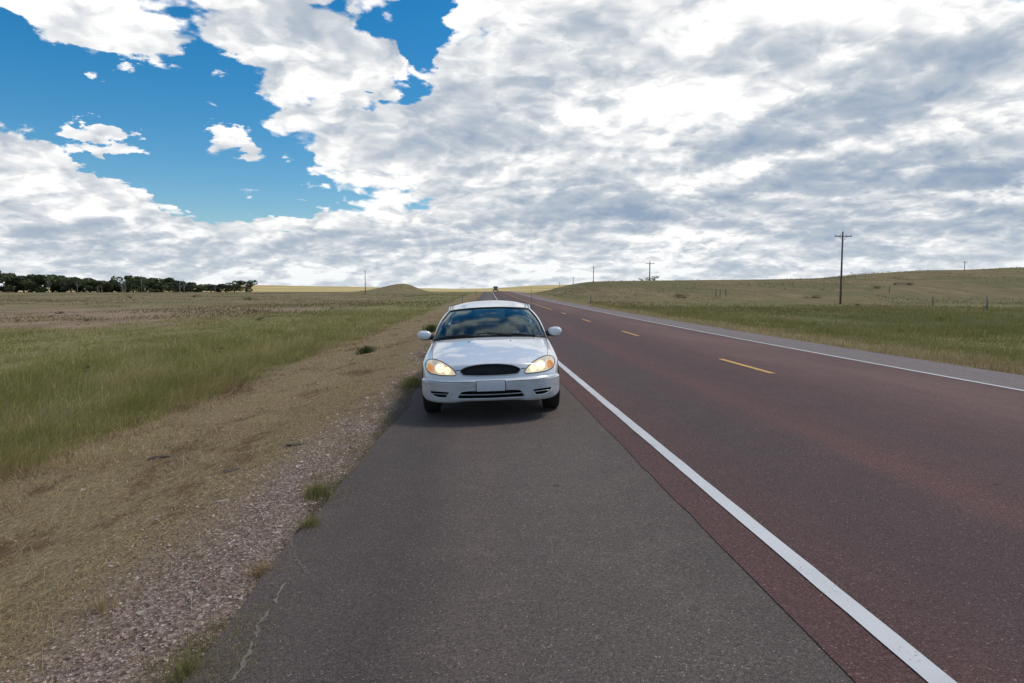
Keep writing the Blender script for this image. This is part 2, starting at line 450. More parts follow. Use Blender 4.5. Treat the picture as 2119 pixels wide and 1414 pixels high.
# ------------------------------------------------------------------ terrain
def sst(a, c, v):
    t = np.clip((np.asarray(v, float) - a)/(c - a), 0, 1); return t*t*(3-2*t)
_yy = np.arange(-3000, 12001, 2.0)
_sl = np.interp(_yy, [-3000, 0, 220, 300, 450, 600, 12000], [0, 0, .0114, -.02, -.02, 0, 0])
_pp = np.cumsum(_sl)*2.0; _pp -= np.interp(0, _yy, _pp)
def prof(y): return np.interp(y, _yy, _pp)
def offs(y):
    y = np.asarray(y, float); return .0277*(np.sqrt((y-19)**2 + 81) + (y-19))/2
def cross(s):
    return np.interp(s, [-1.12, 5.11, 8.415, 10.5], [.03*(-1.12-.296), .1444, .0254, -.058])
_sc = [-60, -30, -12, -9, -7.5, -5.4, -3.2, -1.45, -1.13, 10.5, 10.8, 12.2, 15, 18, 24, 60]
_zc = [-.65, -.65, -.72, -.82, -.80, -.60, -.30, -.085, -.075, -.09, -.10, -.16, -.42, -.50, -.42, -.3]
_rp = np.array([1040, 1085, 1095, 1120, 1150, 1200, 1344, 1500, 1690, 1800, 1840, 1870, 1990, 2119, 2300, 2700, 3600])
_ry = np.array([612, 606, 600, 594, 589, 583.5, 581, 579, 577, 573.5, 566, 561.5, 560, 553, 549, 548, 548])
_rx = slope(_rp, _ry)[0]*165; _rz = slope(_rp, _ry)[1]*165 + HC
_fp = np.array([-1500, 0, 400, 520, 640, 740, 880, 950, 1010, 1060, 1100, 1190, 1500, 2119, 3600])
_fy = np.array([594, 594, 591, 590, 592.5, 594, 597, 598, 597, 594.5, 591.5, 589, 590, 592, 592])
_fx = slope(_fp, _fy)[0]*1800; _fz = slope(_fp, _fy)[1]*1800 + HC
def terrain(x, y):
    x = np.asarray(x, float); y = np.asarray(y, float)
    s = x - offs(y)
    zc = np.interp(s, _sc, _zc)
    under = (s > -1.13) & (s < 10.5)
    zc = np.where(under, cross(s) - np.where(s < -.70, .022, .07), zc)
    near = zc + prof(y)
    fl = -.65 + 1.45*sst(150, 520, y)
    fr0 = -.30
    g = sst(88, 165, y)
    top = np.interp(x, _rx, _rz)
    fr = fr0 + (top - fr0)*g*(1 - .8*sst(172, 300, y))
    fr = np.where(y > 300, fr0 + (fr-fr0)*(1 - sst(350, 700, y)), fr)
    field = np.where(s < 4, fl, fr)
    wl = sst(10, 34, -s); wr = sst(12.3, 26, s)
    wr = np.maximum(wr, 0)
    w = np.where(s < 4, wl, wr)
    w = np.maximum(w, sst(330, 620, y))
    z = near*(1-w) + field*w
    # knoll on the left
    dxk = x + 57; sx = np.where(dxk < 0, 24.0, 13.5)
    z = z + 7.4*np.exp(-(np.abs(dxk)/sx)**2.0 - ((y-600)/60.0)**2)*1.0
    # far swells
    far = np.interp(x*1800/np.maximum(y, 900), _fx, _fz)
    gf = sst(900, 1800, y)
    z = z*(1-gf) + far*gf
    # relief of the verge and the rangeland
    nn = (np.sin(x*1.7+y*.9)*np.sin(y*1.3-x*.4)*.5 + np.sin(x*4.1-y*2.7)*np.sin(y*3.3+x*1.1)*.3)
    amp = np.where((s < -1.5) | (s > 10.9), .028*np.clip(np.maximum(-s-1.4, s-10.8)*.7, 0, 1), 0)
    z = z + nn*amp
    big = np.sin(x*.031+1)*np.sin(y*.023+2)*.5 + np.sin(x*.083+y*.05)*np.sin(y*.071)*.25
    z = z + big*.30*sst(14, 60, np.abs(s-4.7))*sst(40, 120, y)
    return z
def T(x, y): return float(terrain(np.array([x]), np.array([y]))[0])
def at_dist(px, d):
    """a spot on the ground in the direction of photo column px, d metres along the road"""
    x = float(slope(px, VPY)[0])*d
    return Vector((x, d, T(x, d)))
def height_at(px, py, d): return HC + float(slope(px, py)[1])*d
def hit(px, py, dmax=1500.0):
    d = np.geomspace(2, dmax, 3000)
    sx_, sz_ = slope(px, py); x = sx_*d; z = HC + sz_*d
    below = np.nonzero(z <= terrain(x, d))[0]
    dd = d[below[0]] if len(below) else dmax
    return Vector((float(sx_*dd), float(dd), T(float(sx_*dd), float(dd))))

def spread(a0, a1, step0, far, grow=1.07):
    out = list(np.arange(a0, a1, step0)); st = step0; v = out[-1]
    while v < far: st *= grow; v += st; out.append(v)
    return out
left = [-v for v in spread(1.6, 12, .2, 9000, 1.09)][::-1]
mid = [-1.45, -1.30, -1.2, -1.13, -1.12, -.9, -.72, -.68, 1, 3, 5.11, 7, 8.4, 10.49, 10.5]
right = spread(10.7, 20, .3, 9000, 1.085)
SG = np.array(left + mid + right)
yback = [-v for v in spread(.6, 8, .6, 2500, 1.16)][::-1]
YG = np.array(yback + [0] + spread(.25, 22, .25, 9500, 1.022))
SS, YY = np.meshgrid(SG, YG)
XX = SS + offs(YY)*np.where(YY > 1200, 1, 1)
ZZ = terrain(XX, YY)
V = np.stack([XX, YY, ZZ], -1).reshape(-1, 3)
ny, nx = SS.shape
idx = np.arange(ny*nx).reshape(ny, nx)
quads = np.stack([idx[:-1, :-1], idx[:-1, 1:], idx[1:, 1:], idx[1:, :-1]], -1).reshape(-1)
g = fast_mesh('ground', V, quads, 4, M['ground'], smooth=True)
at = g.data.attributes.new('lat', 'FLOAT', 'POINT'); at.data.foreach_set('value', SS.ravel().astype(np.float32))
tag(g, 'open rangeland with gravelly verge, green ditch grass and brown hills', None, None, 'structure')

# ------------------------------------------------------------------ paved strips
YR = np.array([-120, -80, -50, -30, -20, -12, -8, -5] + list(np.arange(-3, 40, .25)) + spread(40, 60, .7, 420, 1.03))
def strip(name, s0, s1, mat, lift=0.0, ys=None, n=2, ragged=0.0, skirt=0.0, parent=None, jit=0.0):
    ys = YR if ys is None else ys
    cols = np.linspace(0, 1, n)
    if ragged:
        r1 = np.random.default_rng(3)
        j = np.interp(ys, np.arange(-130, 430, .45), np.convolve(r1.normal(0, ragged, 1245), [.25, .5, .25], 'same'))
        lo = s0 + j + (np.interp(ys, [2.5, 5.8, 9.6, 30, 60], [-.13, .04, .22, .10, 0]))
    else: lo = np.full(len(ys), s0)
    hi = np.full(len(ys), s1)
    if jit:
        r2 = np.random.default_rng(int(abs(s0)*100)+5)
        lo = lo + r2.normal(0, jit, len(ys)); hi = hi + r2.normal(0, jit, len(ys))
    S = lo[:, None]*(1-cols) + hi[:, None]*cols
    Y = np.repeat(ys[:, None], n, 1)
    Z = cross(S) + prof(Y) + lift
    if skirt:
        S = np.concatenate([S[:, :1]-.015, S], 1); Y = np.concatenate([Y[:, :1], Y], 1); Z = np.concatenate([Z[:, :1]-skirt, Z], 1); n += 1
    X = S + offs(Y)
    P = np.stack([X, Y, Z], -1).reshape(-1, 3)
    ii = np.arange(len(ys)*n).reshape(len(ys), n)
    q = np.stack([ii[:-1, :-1], ii[:-1, 1:], ii[1:, 1:], ii[1:, :-1]], -1).reshape(-1)
    o = fast_mesh(name, P, q, 4, mat, parent, smooth=False)
    a = o.data.attributes.new('lat', 'FLOAT', 'POINT'); a.data.foreach_set('value', S.ravel().astype(np.float32))
    o['kind'] = 'structure'
    return o
sh = strip('shoulder', -1.12, 1.52, M['shoulder'], 0.0, n=12, ragged=.035, skirt=.09)
tag(sh, 'dark grey asphalt shoulder the white car stands on')
rd = strip('road', 1.455, 8.52, M['lane'], .005, n=30, jit=.004)
tag(rd, 'two-lane highway of dark red asphalt')
rs = strip('shoulder', 8.46, 10.5, M['farside'], .002, n=6, jit=.01)
tag(rs, 'pale grey asphalt shoulder on the far side of the road')
strip('edge_line', 1.724, 1.830, M['white_line'], .011, parent=rd, jit=.0015)
strip('edge_line', 8.36, 8.47, M['white_line'], .011, parent=rd)
for k in range(-3, 4):
    y0 = 11.3 + 9.75*k
    strip('lane_dash', 5.055, 5.165, M['yellow_line'], .011, ys=np.arange(y0, y0+2.75, .25), parent=rd)
strip('centre_line', 5.05, 5.15, M['yellow_line'], .011, ys=np.array(list(np.arange(49, 76, 1.0))+list(np.arange(76, 330, 4.0))), parent=rd)
# cracks of the lay-by surface, filled with pale grit
M['grit'] = simple('pale_grit', (.17, .145, .125), .95, .3, 60)
def crack(pts, w):
    mbk = MB(); r3 = random.Random(5); V_ = []; F_ = []
    full = []
    for (a, c) in zip(pts[:-1], pts[1:]):
        for t in np.linspace(0, 1, 9)[:-1]:
            full.append((a[0]+(c[0]-a[0])*t + r3.gauss(0, .008), a[1]+(c[1]-a[1])*t + r3.gauss(0, .008)))
    for i, (x, y) in enumerate(full):
        ww = w*max(.12, r3.gauss(.7, .45))
        z = float(cross(np.array([x-offs(y)]))[0]) + .004
        V_ += [(x-ww, y, z), (x+ww, y, z)]
        if i: F_.append((2*i-2, 2*i-1, 2*i+1, 2*i))
    o = mesh_obj('crack', V_, F_, M['grit'], sh, False); o['kind'] = 'structure'
def gp(px, py):
    d = HC*F_PX/(py-VPY); return ((px-VPX)*d/F_PX, d)
crack([gp(*p) for p in [(470, 1400), (505, 1345), (523, 1290), (560, 1240), (585, 1190)]], .008)
crack([gp(*p) for p in [(585, 1190), (625, 1178), (590, 1100), (640, 1060)]], .004)

# ==================================================================== the white saloon car
NOSE = 7.95                          # distance from the eye to the foremost point of the car
car = empty('car', (.256, NOSE, 0.0), (0, -.030, -.0325))
tag(car, 'white four-door saloon with lit headlights parked on the asphalt shoulder, facing the viewer', 'car')
def prj(P):
    """car-frame points -> (X, Z) as drawn from the front"""
    d = NOSE + P[..., 1]
    return np.stack([P[..., 0]*F_PX/d, (HC - P[..., 2])*F_PX/d], -1)

def emit(name, col, st, base=(.8, .7, .5)):
    m, bb = new_mat(name)
    pos = bb.n('ShaderNodeTexCoord').outputs['Object']
    n = bb.noise(pos, 55, 3, .6)
    e = bb.mix(bb.mr(n, .35, .65), tuple(x*.75 for x in col), col)
    return finish(m, bb, base, .4, Emission_Color=e, Emission_Strength=st)
m, bb = new_mat('white_car_paint')
pos = bb.n('ShaderNodeTexCoord').outputs['Object']
dirt = bb.noise(pos, 5, 8, .7)
sz = bb.n('ShaderNodeSeparateXYZ', ins={0: pos}).outputs[2]
low = bb.mr(sz, .20, .62, .55, .0)
c = bb.mix(bb.math('MULTIPLY', bb.mr(dirt, .35, .7), low), (.70, .72, .74), (.42, .40, .38))
spk = bb.noise(pos, 130, 2, .5)
c = bb.mix(bb.math('MULTIPLY', bb.mr(spk, .73, .76), low), c, (.12, .10, .08))
M['paint'] = finish(m, bb, c, .28, .5, Coat_Weight=1.0, Coat_Roughness=.045)
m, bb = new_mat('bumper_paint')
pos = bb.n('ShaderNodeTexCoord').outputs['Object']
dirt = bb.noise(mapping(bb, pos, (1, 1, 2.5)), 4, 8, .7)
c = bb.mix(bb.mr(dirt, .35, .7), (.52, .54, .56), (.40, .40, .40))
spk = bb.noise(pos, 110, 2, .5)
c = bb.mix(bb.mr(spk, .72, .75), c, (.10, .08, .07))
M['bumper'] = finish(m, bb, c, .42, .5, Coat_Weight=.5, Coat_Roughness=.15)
M['black'] = simple('black_plastic', (.012, .012, .013), .55)
M['void'] = simple('unlit_recess', (.004, .004, .004), .9)
M['rubber'] = simple('tyre_rubber', (.014, .014, .014), .85)
M['alloy'] = simple('grey_wheel_metal', (.30, .30, .31), .35, metal=.8)
M['greytrim'] = simple('satin_grey_trim', (.34, .36, .38), .35, Coat_Weight=.5)
M['plate'] = simple('blank_white_plate', (.60, .62, .66), .5, .08, 6)
M['cloth'] = simple('dark_seat_cloth', (.045, .05, .055), .9)
M['dash'] = simple('dashboard_vinyl', (.03, .033, .036), .7)
M['reflector_glow'] = emit('glowing_lamp_reflector', (1.0, .86, .66), .28, (.72, .70, .66))  # lamp light on the reflector bowl put in as a weak emission
m, bb = new_mat('window_glass')
fr = bb.n('ShaderNodeFresnel', ins={'IOR': 1.5}).outputs[0]
tr = bb.n('ShaderNodeBsdfTransparent', ins={'Color': (.70, .88, .88, 1)})
gl = bb.n('ShaderNodeBsdfGlossy', ins={'Color': (.80, .96, .95, 1), 'Roughness': .10})
mxx = bb.n('ShaderNodeMixShader', ins={0: bb.math('MULTIPLY', fr, 1.15, clamp=True), 1: tr.outputs[0], 2: gl.outputs[0]})
bb.n('ShaderNodeOutputMaterial', ins={'Surface': mxx.outputs[0]})
M['glass'] = m
m, bb = new_mat('headlight_lens')
fr = bb.n('ShaderNodeFresnel', ins={'IOR': 1.45}).outputs[0]
tr = bb.n('ShaderNodeBsdfTransparent', ins={'Color': (.93, .93, .90, 1)})
gl = bb.n('ShaderNodeBsdfGlossy', ins={'Color': (1, 1, 1, 1), 'Roughness': .08})
df = bb.n('ShaderNodeBsdfDiffuse', ins={'Color': (.75, .72, .64, 1)})
m1 = bb.n('ShaderNodeMixShader', ins={0: .16, 1: tr.outputs[0], 2: df.outputs[0]})
mxx = bb.n('ShaderNodeMixShader', ins={0: bb.math('MULTIPLY', fr, 1.2, clamp=True), 1: m1.outputs[0], 2: gl.outputs[0]})
bb.n('ShaderNodeOutputMaterial', ins={'Surface': mxx.outputs[0]})
M['lens'] = m
M['beam'] = emit('lit_lamp', (1.0, .84, .56), 1.5)
M['beam_soft'] = emit('lit_lamp_edge', (1.0, .78, .48), .55, (.6, .55, .45))
M['amber'] = emit('amber_turn_lamp', (1.0, .42, .12), .42, (.72, .34, .10))

# ---- Catmull-Rom tensor surface through a control net (rows x columns x 3)
def cr(P, t):
    n = len(P); i = np.clip(np.floor(t).astype(int), 0, n-2); f = t - i
    g = lambda k: P[np.clip(k, 0, n-1)]
    p0, p1, p2, p3 = g(i-1), g(i), g(i+1), g(i+2)
    p0 = np.where((i == 0)[(...,)+(None,)*(P.ndim-1)], 2*P[0]-P[1], p0)
    p3 = np.where((i == n-2)[(...,)+(None,)*(P.ndim-1)], 2*P[-1]-P[-2], p3)
    f = f[(...,)+(None,)*(P.ndim-1)]
    return .5*((2*p1) + (-p0+p2)*f + (2*p0-5*p1+4*p2-p3)*f**2 + (-p0+3*p1-3*p2+p3)*f**3)
def surf(net, nr, nc, mirror=False):
    P = np.array(net, float)
    if mirror:
        L = P[:, :0:-1].copy(); L[..., 0] *= -1
        P = np.concatenate([L, P], 1)
    A = cr(P, np.linspace(0, P.shape[0]-1, nr))
    B = cr(A.transpose(1, 0, 2), np.linspace(0, P.shape[1]-1, nc)).transpose(1, 0, 2)
    return B
def normals(G):
    du = np.gradient(G, axis=1); dv = np.gradient(G, axis=0)
    n = np.cross(du, dv); n /= np.maximum(np.linalg.norm(n, axis=-1, keepdims=True), 1e-9)
    return n
def grid_faces(nr, nc):
    ii = np.arange(nr*nc).reshape(nr, nc)
    return np.stack([ii[:-1, :-1], ii[:-1, 1:], ii[1:, 1:], ii[1:, :-1]], -1).reshape(-1, 4)
def sub_mesh(name, G, N, faces, mat, parent, push=0.0):
    P = G.reshape(-1, 3); Nn = N.reshape(-1, 3)
    used = np.unique(faces); mp = -np.ones(len(P), int); mp[used] = np.arange(len(used))
    return mesh_obj(name, P[used] + Nn[used]*push, mp[faces], mat, parent, True, Nn[used])
def patch(name, net, nr, nc, mat, parent, mirror=False, flip=False, push=0.0):
    G = surf(net, nr, nc, mirror); N = normals(G); Fc = grid_faces(nr, nc)
    out_ = G.reshape(-1, 3) - np.array([0, 2.8, .6])
    if (N.reshape(-1, 3)*out_).sum() < 0: N = -N
    a_, b_, c_, d_ = (G.reshape(-1, 3)[Fc[:, k_]] for k_ in range(4))
    if (np.cross(c_-a_, d_-b_)*N.reshape(-1, 3)[Fc[:, 0]]).sum() < 0: Fc = Fc[:, ::-1]
    return sub_mesh(name, G, N, Fc, mat, parent, push), G

# ---- nose, bonnet and front wings : rows from the lower lip up and back to the windscreen
fx = [0, .15, .30, .45, .60, .72, .805, .848, .862]
fy = [0, .005, .022, .055, .115, .195, .315, .45, .58]
def frow(z, dyv, sx=1.0, zs=None, ys=None):
    zz = zs if zs is not None else [z]*9
    return [(x*sx, y + dyv + (ys[i] if ys else 0), zz[i]) for i, (x, y) in enumerate(zip(fx, fy))]
net = [
    frow(0, .12, .96, zs=[.262, .262, .26, .245, .242, .244, .256, .282, .30]),
    frow(0, .03, .985, zs=[.270, .270, .268, .252, .249, .251, .262, .286, .305]),
    frow(.315, .006, .998), frow(.40, .0), frow(.465, -.002), frow(0, .0, zs=[.500, .500, .500, .499, .498, .496, .492, .488, .484]),
    frow(0, .018, .99, zs=[.512, .512, .512, .511, .510, .508, .504, .500, .496]),
    frow(0, .040, .985, zs=[.530, .530, .530, .529, .528, .525, .520, .515, .51]),
    frow(0, .050, .985, zs=[.56, .56, .56, .558, .555, .552, .547, .542, .54]),
    frow(0, .065, .99, zs=[.63, .63, .63, .625, .615, .605, .60, .595, .59], ys=[0, 0, 0, .005, .015, .02, .02, .02, .02]),
    frow(0, .095, .995, zs=[.697, .697, .694, .683, .668, .652, .645, .64, .63], ys=[0, 0, 0, .015, .03, .04, .05, .06, .06]),
    [(0, .16, .722), (.15, .165, .722), (.30, .19, .720), (.45, .25, .716), (.60, .36, .712), (.715, .48, .703), (.798, .60, .685), (.846, .69, .672), (.864, .75, .66)],
    [(0, .35, .770), (.15, .352, .770), (.30, .37, .768), (.45, .42, .764), (.60, .50, .756), (.715, .60, .742), (.797, .71, .718), (.848, .80, .695), (.868, .85, .675)],
    [(0, .58, .818), (.15, .582, .818), (.30, .59, .815), (.45, .62, .808), (.60, .68, .797), (.712, .76, .780), (.795, .86, .752), (.850, .94, .715), (.871, .98, .685)],
    [(0, .84, .866), (.15, .842, .866), (.30, .85, .862), (.45, .875, .853), (.60, .93, .840), (.710, 1.0, .824), (.792, 1.08, .795), (.852, 1.14, .745), (.873, 1.16, .695)],
    [(0, 1.08, .905), (.15, 1.082, .904), (.30, 1.095, .900), (.45, 1.13, .890), (.60, 1.19, .877), (.710, 1.26, .861), (.790, 1.33, .835), (.855, 1.37, .770), (.876, 1.38, .70)],
    [(0, 1.30, .936), (.15, 1.305, .935), (.30, 1.32, .931), (.45, 1.365, .922), (.60, 1.43, .910), (.710, 1.51, .895), (.788, 1.58, .872), (.858, 1.60, .79), (.879, 1.60, .70)],
]
NR, NC = 288, 360
G = surf(net, NR, NC, True)
X = prj(G)
poly = lambda pts: np.array(pts, float)
def mirror_poly(p): return np.stack([-p[::-1, 0], p[::-1, 1]], -1)
def dens_poly(p, closed=True, step=1.0):
    """closed Catmull-Rom through the outline, evenly resampled"""
    n = len(p); out = []
    for i in range(n if closed else n-1):
        p0, p1, p2, p3 = (p[(i+k) % n] if closed else p[min(max(i+k, 0), n-1)] for k in (-1, 0, 1, 2))
        m_ = max(2, int(np.linalg.norm(p2-p1)/step))
        for t in np.arange(m_)/m_:
            out.append(.5*((2*p1)+(-p0+p2)*t+(2*p0-5*p1+4*p2-p3)*t*t+(-p0+3*p1-3*p2+p3)*t**3))
    if not closed: out.append(p[-1])
    return np.array(out)
def lin_poly(p, step=1.0, closed=True):
    out = []; n = len(p)
    for i in range(n if closed else n-1):
        a, c = p[i], p[(i+1) % n]; k = max(1, int(np.linalg.norm(c-a)/step))
        out += [a + (c-a)*t/k for t in range(k)]
    if not closed: out.append(p[-1])
    return np.array(out)
def inside(p, Q):
    x, z = Q[..., 0], Q[..., 1]; r = np.zeros(x.shape, bool)
    for i in range(len(p)):
        a, c = p[i], p[i-1]
        cond = (a[1] > z) != (c[1] > z)
        with np.errstate(divide='ignore', invalid='ignore'):
            xi = (c[0]-a[0])*(z-a[1])/(c[1]-a[1]) + a[0]
        r ^= cond & (x < xi)
    return r
HL = dens_poly(poly([(71.5, 169.3), (74.5, 172.6), (88, 172.3), (103, 171), (119.5, 167.8), (129.5, 162.5), (133.8, 154), (133.6, 144.5), (128.5, 138.4), (117.3, 137.0), (102, 142.0), (86.7, 151.6), (76.5, 161.2)]))
GR = dens_poly(poly([(0, 150.6), (25, 151.6), (48, 155.2), (61.5, 161.5), (62.5, 165), (59, 170.5), (53, 173.3), (28, 175.2), (0, 175.6), (-28, 175.2), (-53, 173.3), (-59, 170.5), (-62.5, 165), (-61.5, 161.5), (-48, 155.2), (-25, 151.6)]))
LO = lin_poly(poly([(0, 206.6), (50, 206.6), (60, 207.6), (64, 210), (70, 220.2), (60, 221.2), (0, 222.4), (-60, 221.2), (-70, 220.2), (-64, 210), (-60, 207.6), (-50, 206.6)]))
FG = lin_poly(poly([(87.5, 207.4), (126.5, 203.2), (124, 208), (117.5, 213.6), (108, 216.8), (94.5, 218.0)]))
HOLES = [HL, mirror_poly(HL), GR, LO, FG, mirror_poly(FG)]
print('outline sizes', [len(h) for h in HOLES])
# pull grid points next to an outline exactly onto it
fidx = grid_faces(NR, NC)
flat = G.reshape(-1, 3).copy()
q = prj(flat)
front = np.arange(NR*NC)//NC < int(NR*.80)
for h in HOLES:
    lo_, hi_ = h.min(0)-2, h.max(0)+2
    cand = np.nonzero(front & (q[:, 0] > lo_[0]) & (q[:, 0] < hi_[0]) & (q[:, 1] > lo_[1]) & (q[:, 1] < hi_[1]))[0]
    d2 = ((q[cand][:, None, :] - h[None])**2).sum(-1)
    j = d2.argmin(1); dm = np.sqrt(d2[np.arange(len(cand)), j])
    sr_ = .50 if len(h) > 190 or h is GR else .80
    near_ = cand[dm < sr_]; tgt = h[j[dm < sr_]]
    dep = NOSE + flat[near_, 1]
    flat[near_, 0] = tgt[:, 0]*dep/F_PX; flat[near_, 2] = HC - tgt[:, 1]*dep/F_PX
N = normals(G)
N = np.where((N[..., 1:2] > 0.9), -N, N)
if N[20, NC//2, 1] > 0: N = -N; fidx = fidx[:, ::-1]
G2 = flat.reshape(NR, NC, 3)
fc = prj(flat[fidx].mean(1))
rowf = (fidx[:, 0]//NC)
hole = np.zeros(len(fidx), bool); masks = []
for h in HOLES:
    k_ = inside(h, fc) & (rowf < NR*.80); masks.append(k_); hole |= k_
ax = np.abs(fc[:, 0])
hoodz = np.interp(ax, [0, 25, 50, 64, 72, 76.5, 86.7, 102, 117.3, 119.5], [148.8, 149.8, 153.6, 161.2, 162, 160.5, 151.6, 141.8, 137, 137])
is_hood = (ax < 119.3) & (fc[:, 1] < hoodz) & (rowf > NR*.5)
cx = flat[fidx].mean(1)
is_bump = (~is_hood) & ((rowf < NR*9.1/16) | (ax < 80)) & (ax < 400) & (cx[:, 2] < .70) & (rowf < NR*10.6/16)
is_bump &= ~((rowf > NR*8.6/16) & (ax > 127))
is_wing = ~(is_hood | is_bump)
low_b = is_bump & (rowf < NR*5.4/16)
sub_mesh('bonnet', G2, N, fidx[is_hood & ~hole], M['paint'], car)
bc = sub_mesh('bumper_cover', G2, N, fidx[is_bump & ~hole & ~low_b], M['paint'], car)
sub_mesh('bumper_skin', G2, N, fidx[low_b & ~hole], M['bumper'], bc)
for sgn in (-1, 1):
    sub_mesh('front_wing', G2, N, fidx[is_wing & ~hole & (np.sign(cx[:, 0]) == sgn)], M['paint'], car)
# points on the skin under a front-view position
frontq = prj(G2)[:int(NR*.97)]; frontP = G2[:int(NR*.97)]
def onskin(p, push=0.0, rmax=None):
    rm = int(NR*(rmax or .80))
    Q = frontq[:rm].reshape(-1, 2); P3 = frontP[:rm].reshape(-1, 3)
    d2 = ((Q - p)**2).sum(1); k4 = np.argpartition(d2, 6)[:6]
    w = 1/(d2[k4] + .02); y = (P3[k4, 1]*w).sum()/w.sum() + push
    d = NOSE + y
    return Vector((p[0]*d/F_PX, y, HC - p[1]*d/F_PX))
def seam(pts, rad, mat, name, parent, closed=False, push=0.0, smooth=True, rmax=None):
    pp = (dens_poly if smooth else lin_poly)(poly(pts), closed=closed, step=2.0) if len(pts) < 40 else pts[::2]
    mb_ = MB(); mb_.tube([onskin(p_, push, rmax) for p_ in pp], rad, 6, closed)
    return mb_.build(name, mat, parent)
M['gap'] = simple('panel_gap_shade', (.05, .05, .052), .8)
for s_ in (-1, 1):
    mr_ = lambda pts: [(s_*a_, c_) for a_, c_ in pts]
    seam(mr_([(36, 187.6), (70, 187.2), (100, 185.6), (122, 182.6), (136, 179.4)]), .0035, M['gap'], 'trim_groove', bc)
    seam(mr_([(64, 161.8), (68, 162.2), (73, 162)]), .0045, M['black'], 'bonnet_gap', bc)
    seam(mr_([(119.3, 136.5), (119.6, 128), (119.6, 118), (118.6, 109), (117.2, 101.5)]), .0028, M['gap'], 'wing_gap', car, rmax=.995)
# ---- headlights
def make_headlight(sg):
    h = HL if sg > 0 else mirror_poly(HL)
    mk = masks[0] if sg > 0 else masks[1]
    root = sub_mesh('headlight', G2, N, fidx[mk], M['lens'], car, .001)
    seam(h, .0058, M['black'], 'lens_seal', root, closed=True, push=.0)
    # housing: the outline pushed back into the wing
    pts = [onskin(p_) for p_ in h[::2]]; n_ = len(pts); c_ = sum(pts, Vector())/n_
    V_ = []; F_ = []
    for k_, (sc_, dyy) in enumerate(((1.0, .006), (.97, .05), (.90, .085), (.55, .11))):
        for p_ in pts:
            qv = c_ + (p_-c_)*sc_; V_.append((qv.x, qv.y+dyy, qv.z))
    for k_ in range(3):
        for i in range(n_):
            j_ = (i+1) % n_; F_.append((k_*n_+i, k_*n_+j_, (k_+1)*n_+j_, (k_+1)*n_+i))
    V_.append((c_.x, c_.y+.115, c_.z)); F_ += [(3*n_+i, 3*n_+(i+1) % n_, 4*n_) for i in range(n_)]
    mesh_obj('reflector', V_, F_, M['reflector_glow'], root)
    def lamp(px_, pz_, rx_, rz_, dyy, mat, nm):
        p_ = onskin((sg*px_, pz_)); r_ = (p_.y+NOSE)/F_PX
        MB().ellipsoid((p_.x, p_.y+dyy, p_.z), (rx_*r_, .012, rz_*r_), None, 24, 12).build(nm, mat, root)
        return p_
    lamp(104.5, 156.8, 12.2, 11.6, .040, M['beam_soft'], 'lamp_surround')
    lamp(105.2, 157.4, 9.4, 9.3, .028, M['beam'], 'main_lamp')
    lamp(90, 162.5, 7.2, 7.6, .034, M['beam'], 'low_lamp')
    lamp(124.5, 156.0, 7.4, 9.8, .022, M['amber'], 'turn_lamp')
    return root
hl1 = make_headlight(1); hl2 = make_headlight(-1)
# ---- grille
gb = MB(); pts = [onskin(p_) for p_ in GR[::2]]; c_ = sum(pts, Vector())/len(pts)
n_ = len(pts)
gb.add([(p_.x, p_.y+.002, p_.z) for p_ in pts] + [(p_.x*.99, p_.y+.045, c_.z+(p_.z-c_.z)*.96) for p_ in pts] + [(c_.x, c_.y+.05, c_.z)],
       [(i, (i+1) % n_, n_+(i+1) % n_, n_+i) for i in range(n_)] + [(n_+i, n_+(i+1) % n_, 2*n_) for i in range(n_)])
grl = gb.build('grille', M['void'], car)
me_ = MB()
def clipseg(p0, p1, P):
    ts = np.linspace(0, 1, 160); q_ = np.outer(1-ts, p0) + np.outer(ts, p1); ins = inside(P, q_)
    k_ = np.nonzero(ins)[0]
    return (q_[k_[0]], q_[k_[-1]]) if len(k_) > 3 else None
for k_ in range(-34, 35):
    for sl_ in (.62, -.62):
        x0 = k_*4.2
        r_ = clipseg(np.array([x0-22, 163+22*sl_]), np.array([x0+22, 163-22*sl_]), GR)
        if r_: me_.tube([onskin(r_[0], .016), onskin((r_[0]+r_[1])/2, .016), onskin(r_[1], .016)], .0015, 4)
me_.build('mesh_insert', simple('dark_grille_mesh', (.055, .058, .065), .4), grl)
seam(GR, .0062, M['greytrim'], 'grille_surround', grl, closed=True, push=-.001)
# ---- lower intake and side intakes with their bars
def recess(nm, h, depth, parent):
    pts = [onskin(p_) for p_ in h[::2]]; n_ = len(pts); c_ = sum(pts, Vector())/n_
    V_ = [(p_.x, p_.y, p_.z) for p_ in pts] + [(c_.x+(p_.x-c_.x)*.97, p_.y+depth, c_.z+(p_.z-c_.z)*.86) for p_ in pts]
    V_.append((c_.x, max(p_.y for p_ in pts)+depth, c_.z))
    return mesh_obj(nm, V_, [(i, (i+1) % n_, n_+(i+1) % n_, n_+i) for i in range(n_)] + [(n_+i, n_+(i+1) % n_, 2*n_) for i in range(n_)], M['void'], parent)
li = recess('lower_intake', LO, .09, car)
seam([(-66, 213.6), (-30, 214.6), (0, 214.9), (30, 214.6), (66, 213.6)], .0062, M['greytrim'], 'intake_bar', li, push=.004)
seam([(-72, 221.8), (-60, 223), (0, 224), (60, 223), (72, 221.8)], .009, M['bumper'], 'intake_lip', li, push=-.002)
for xx in (-36, 36): seam([(xx, 207.5), (xx, 221)], .004, M['black'], 'intake_bracket', li, push=.03, smooth=False)
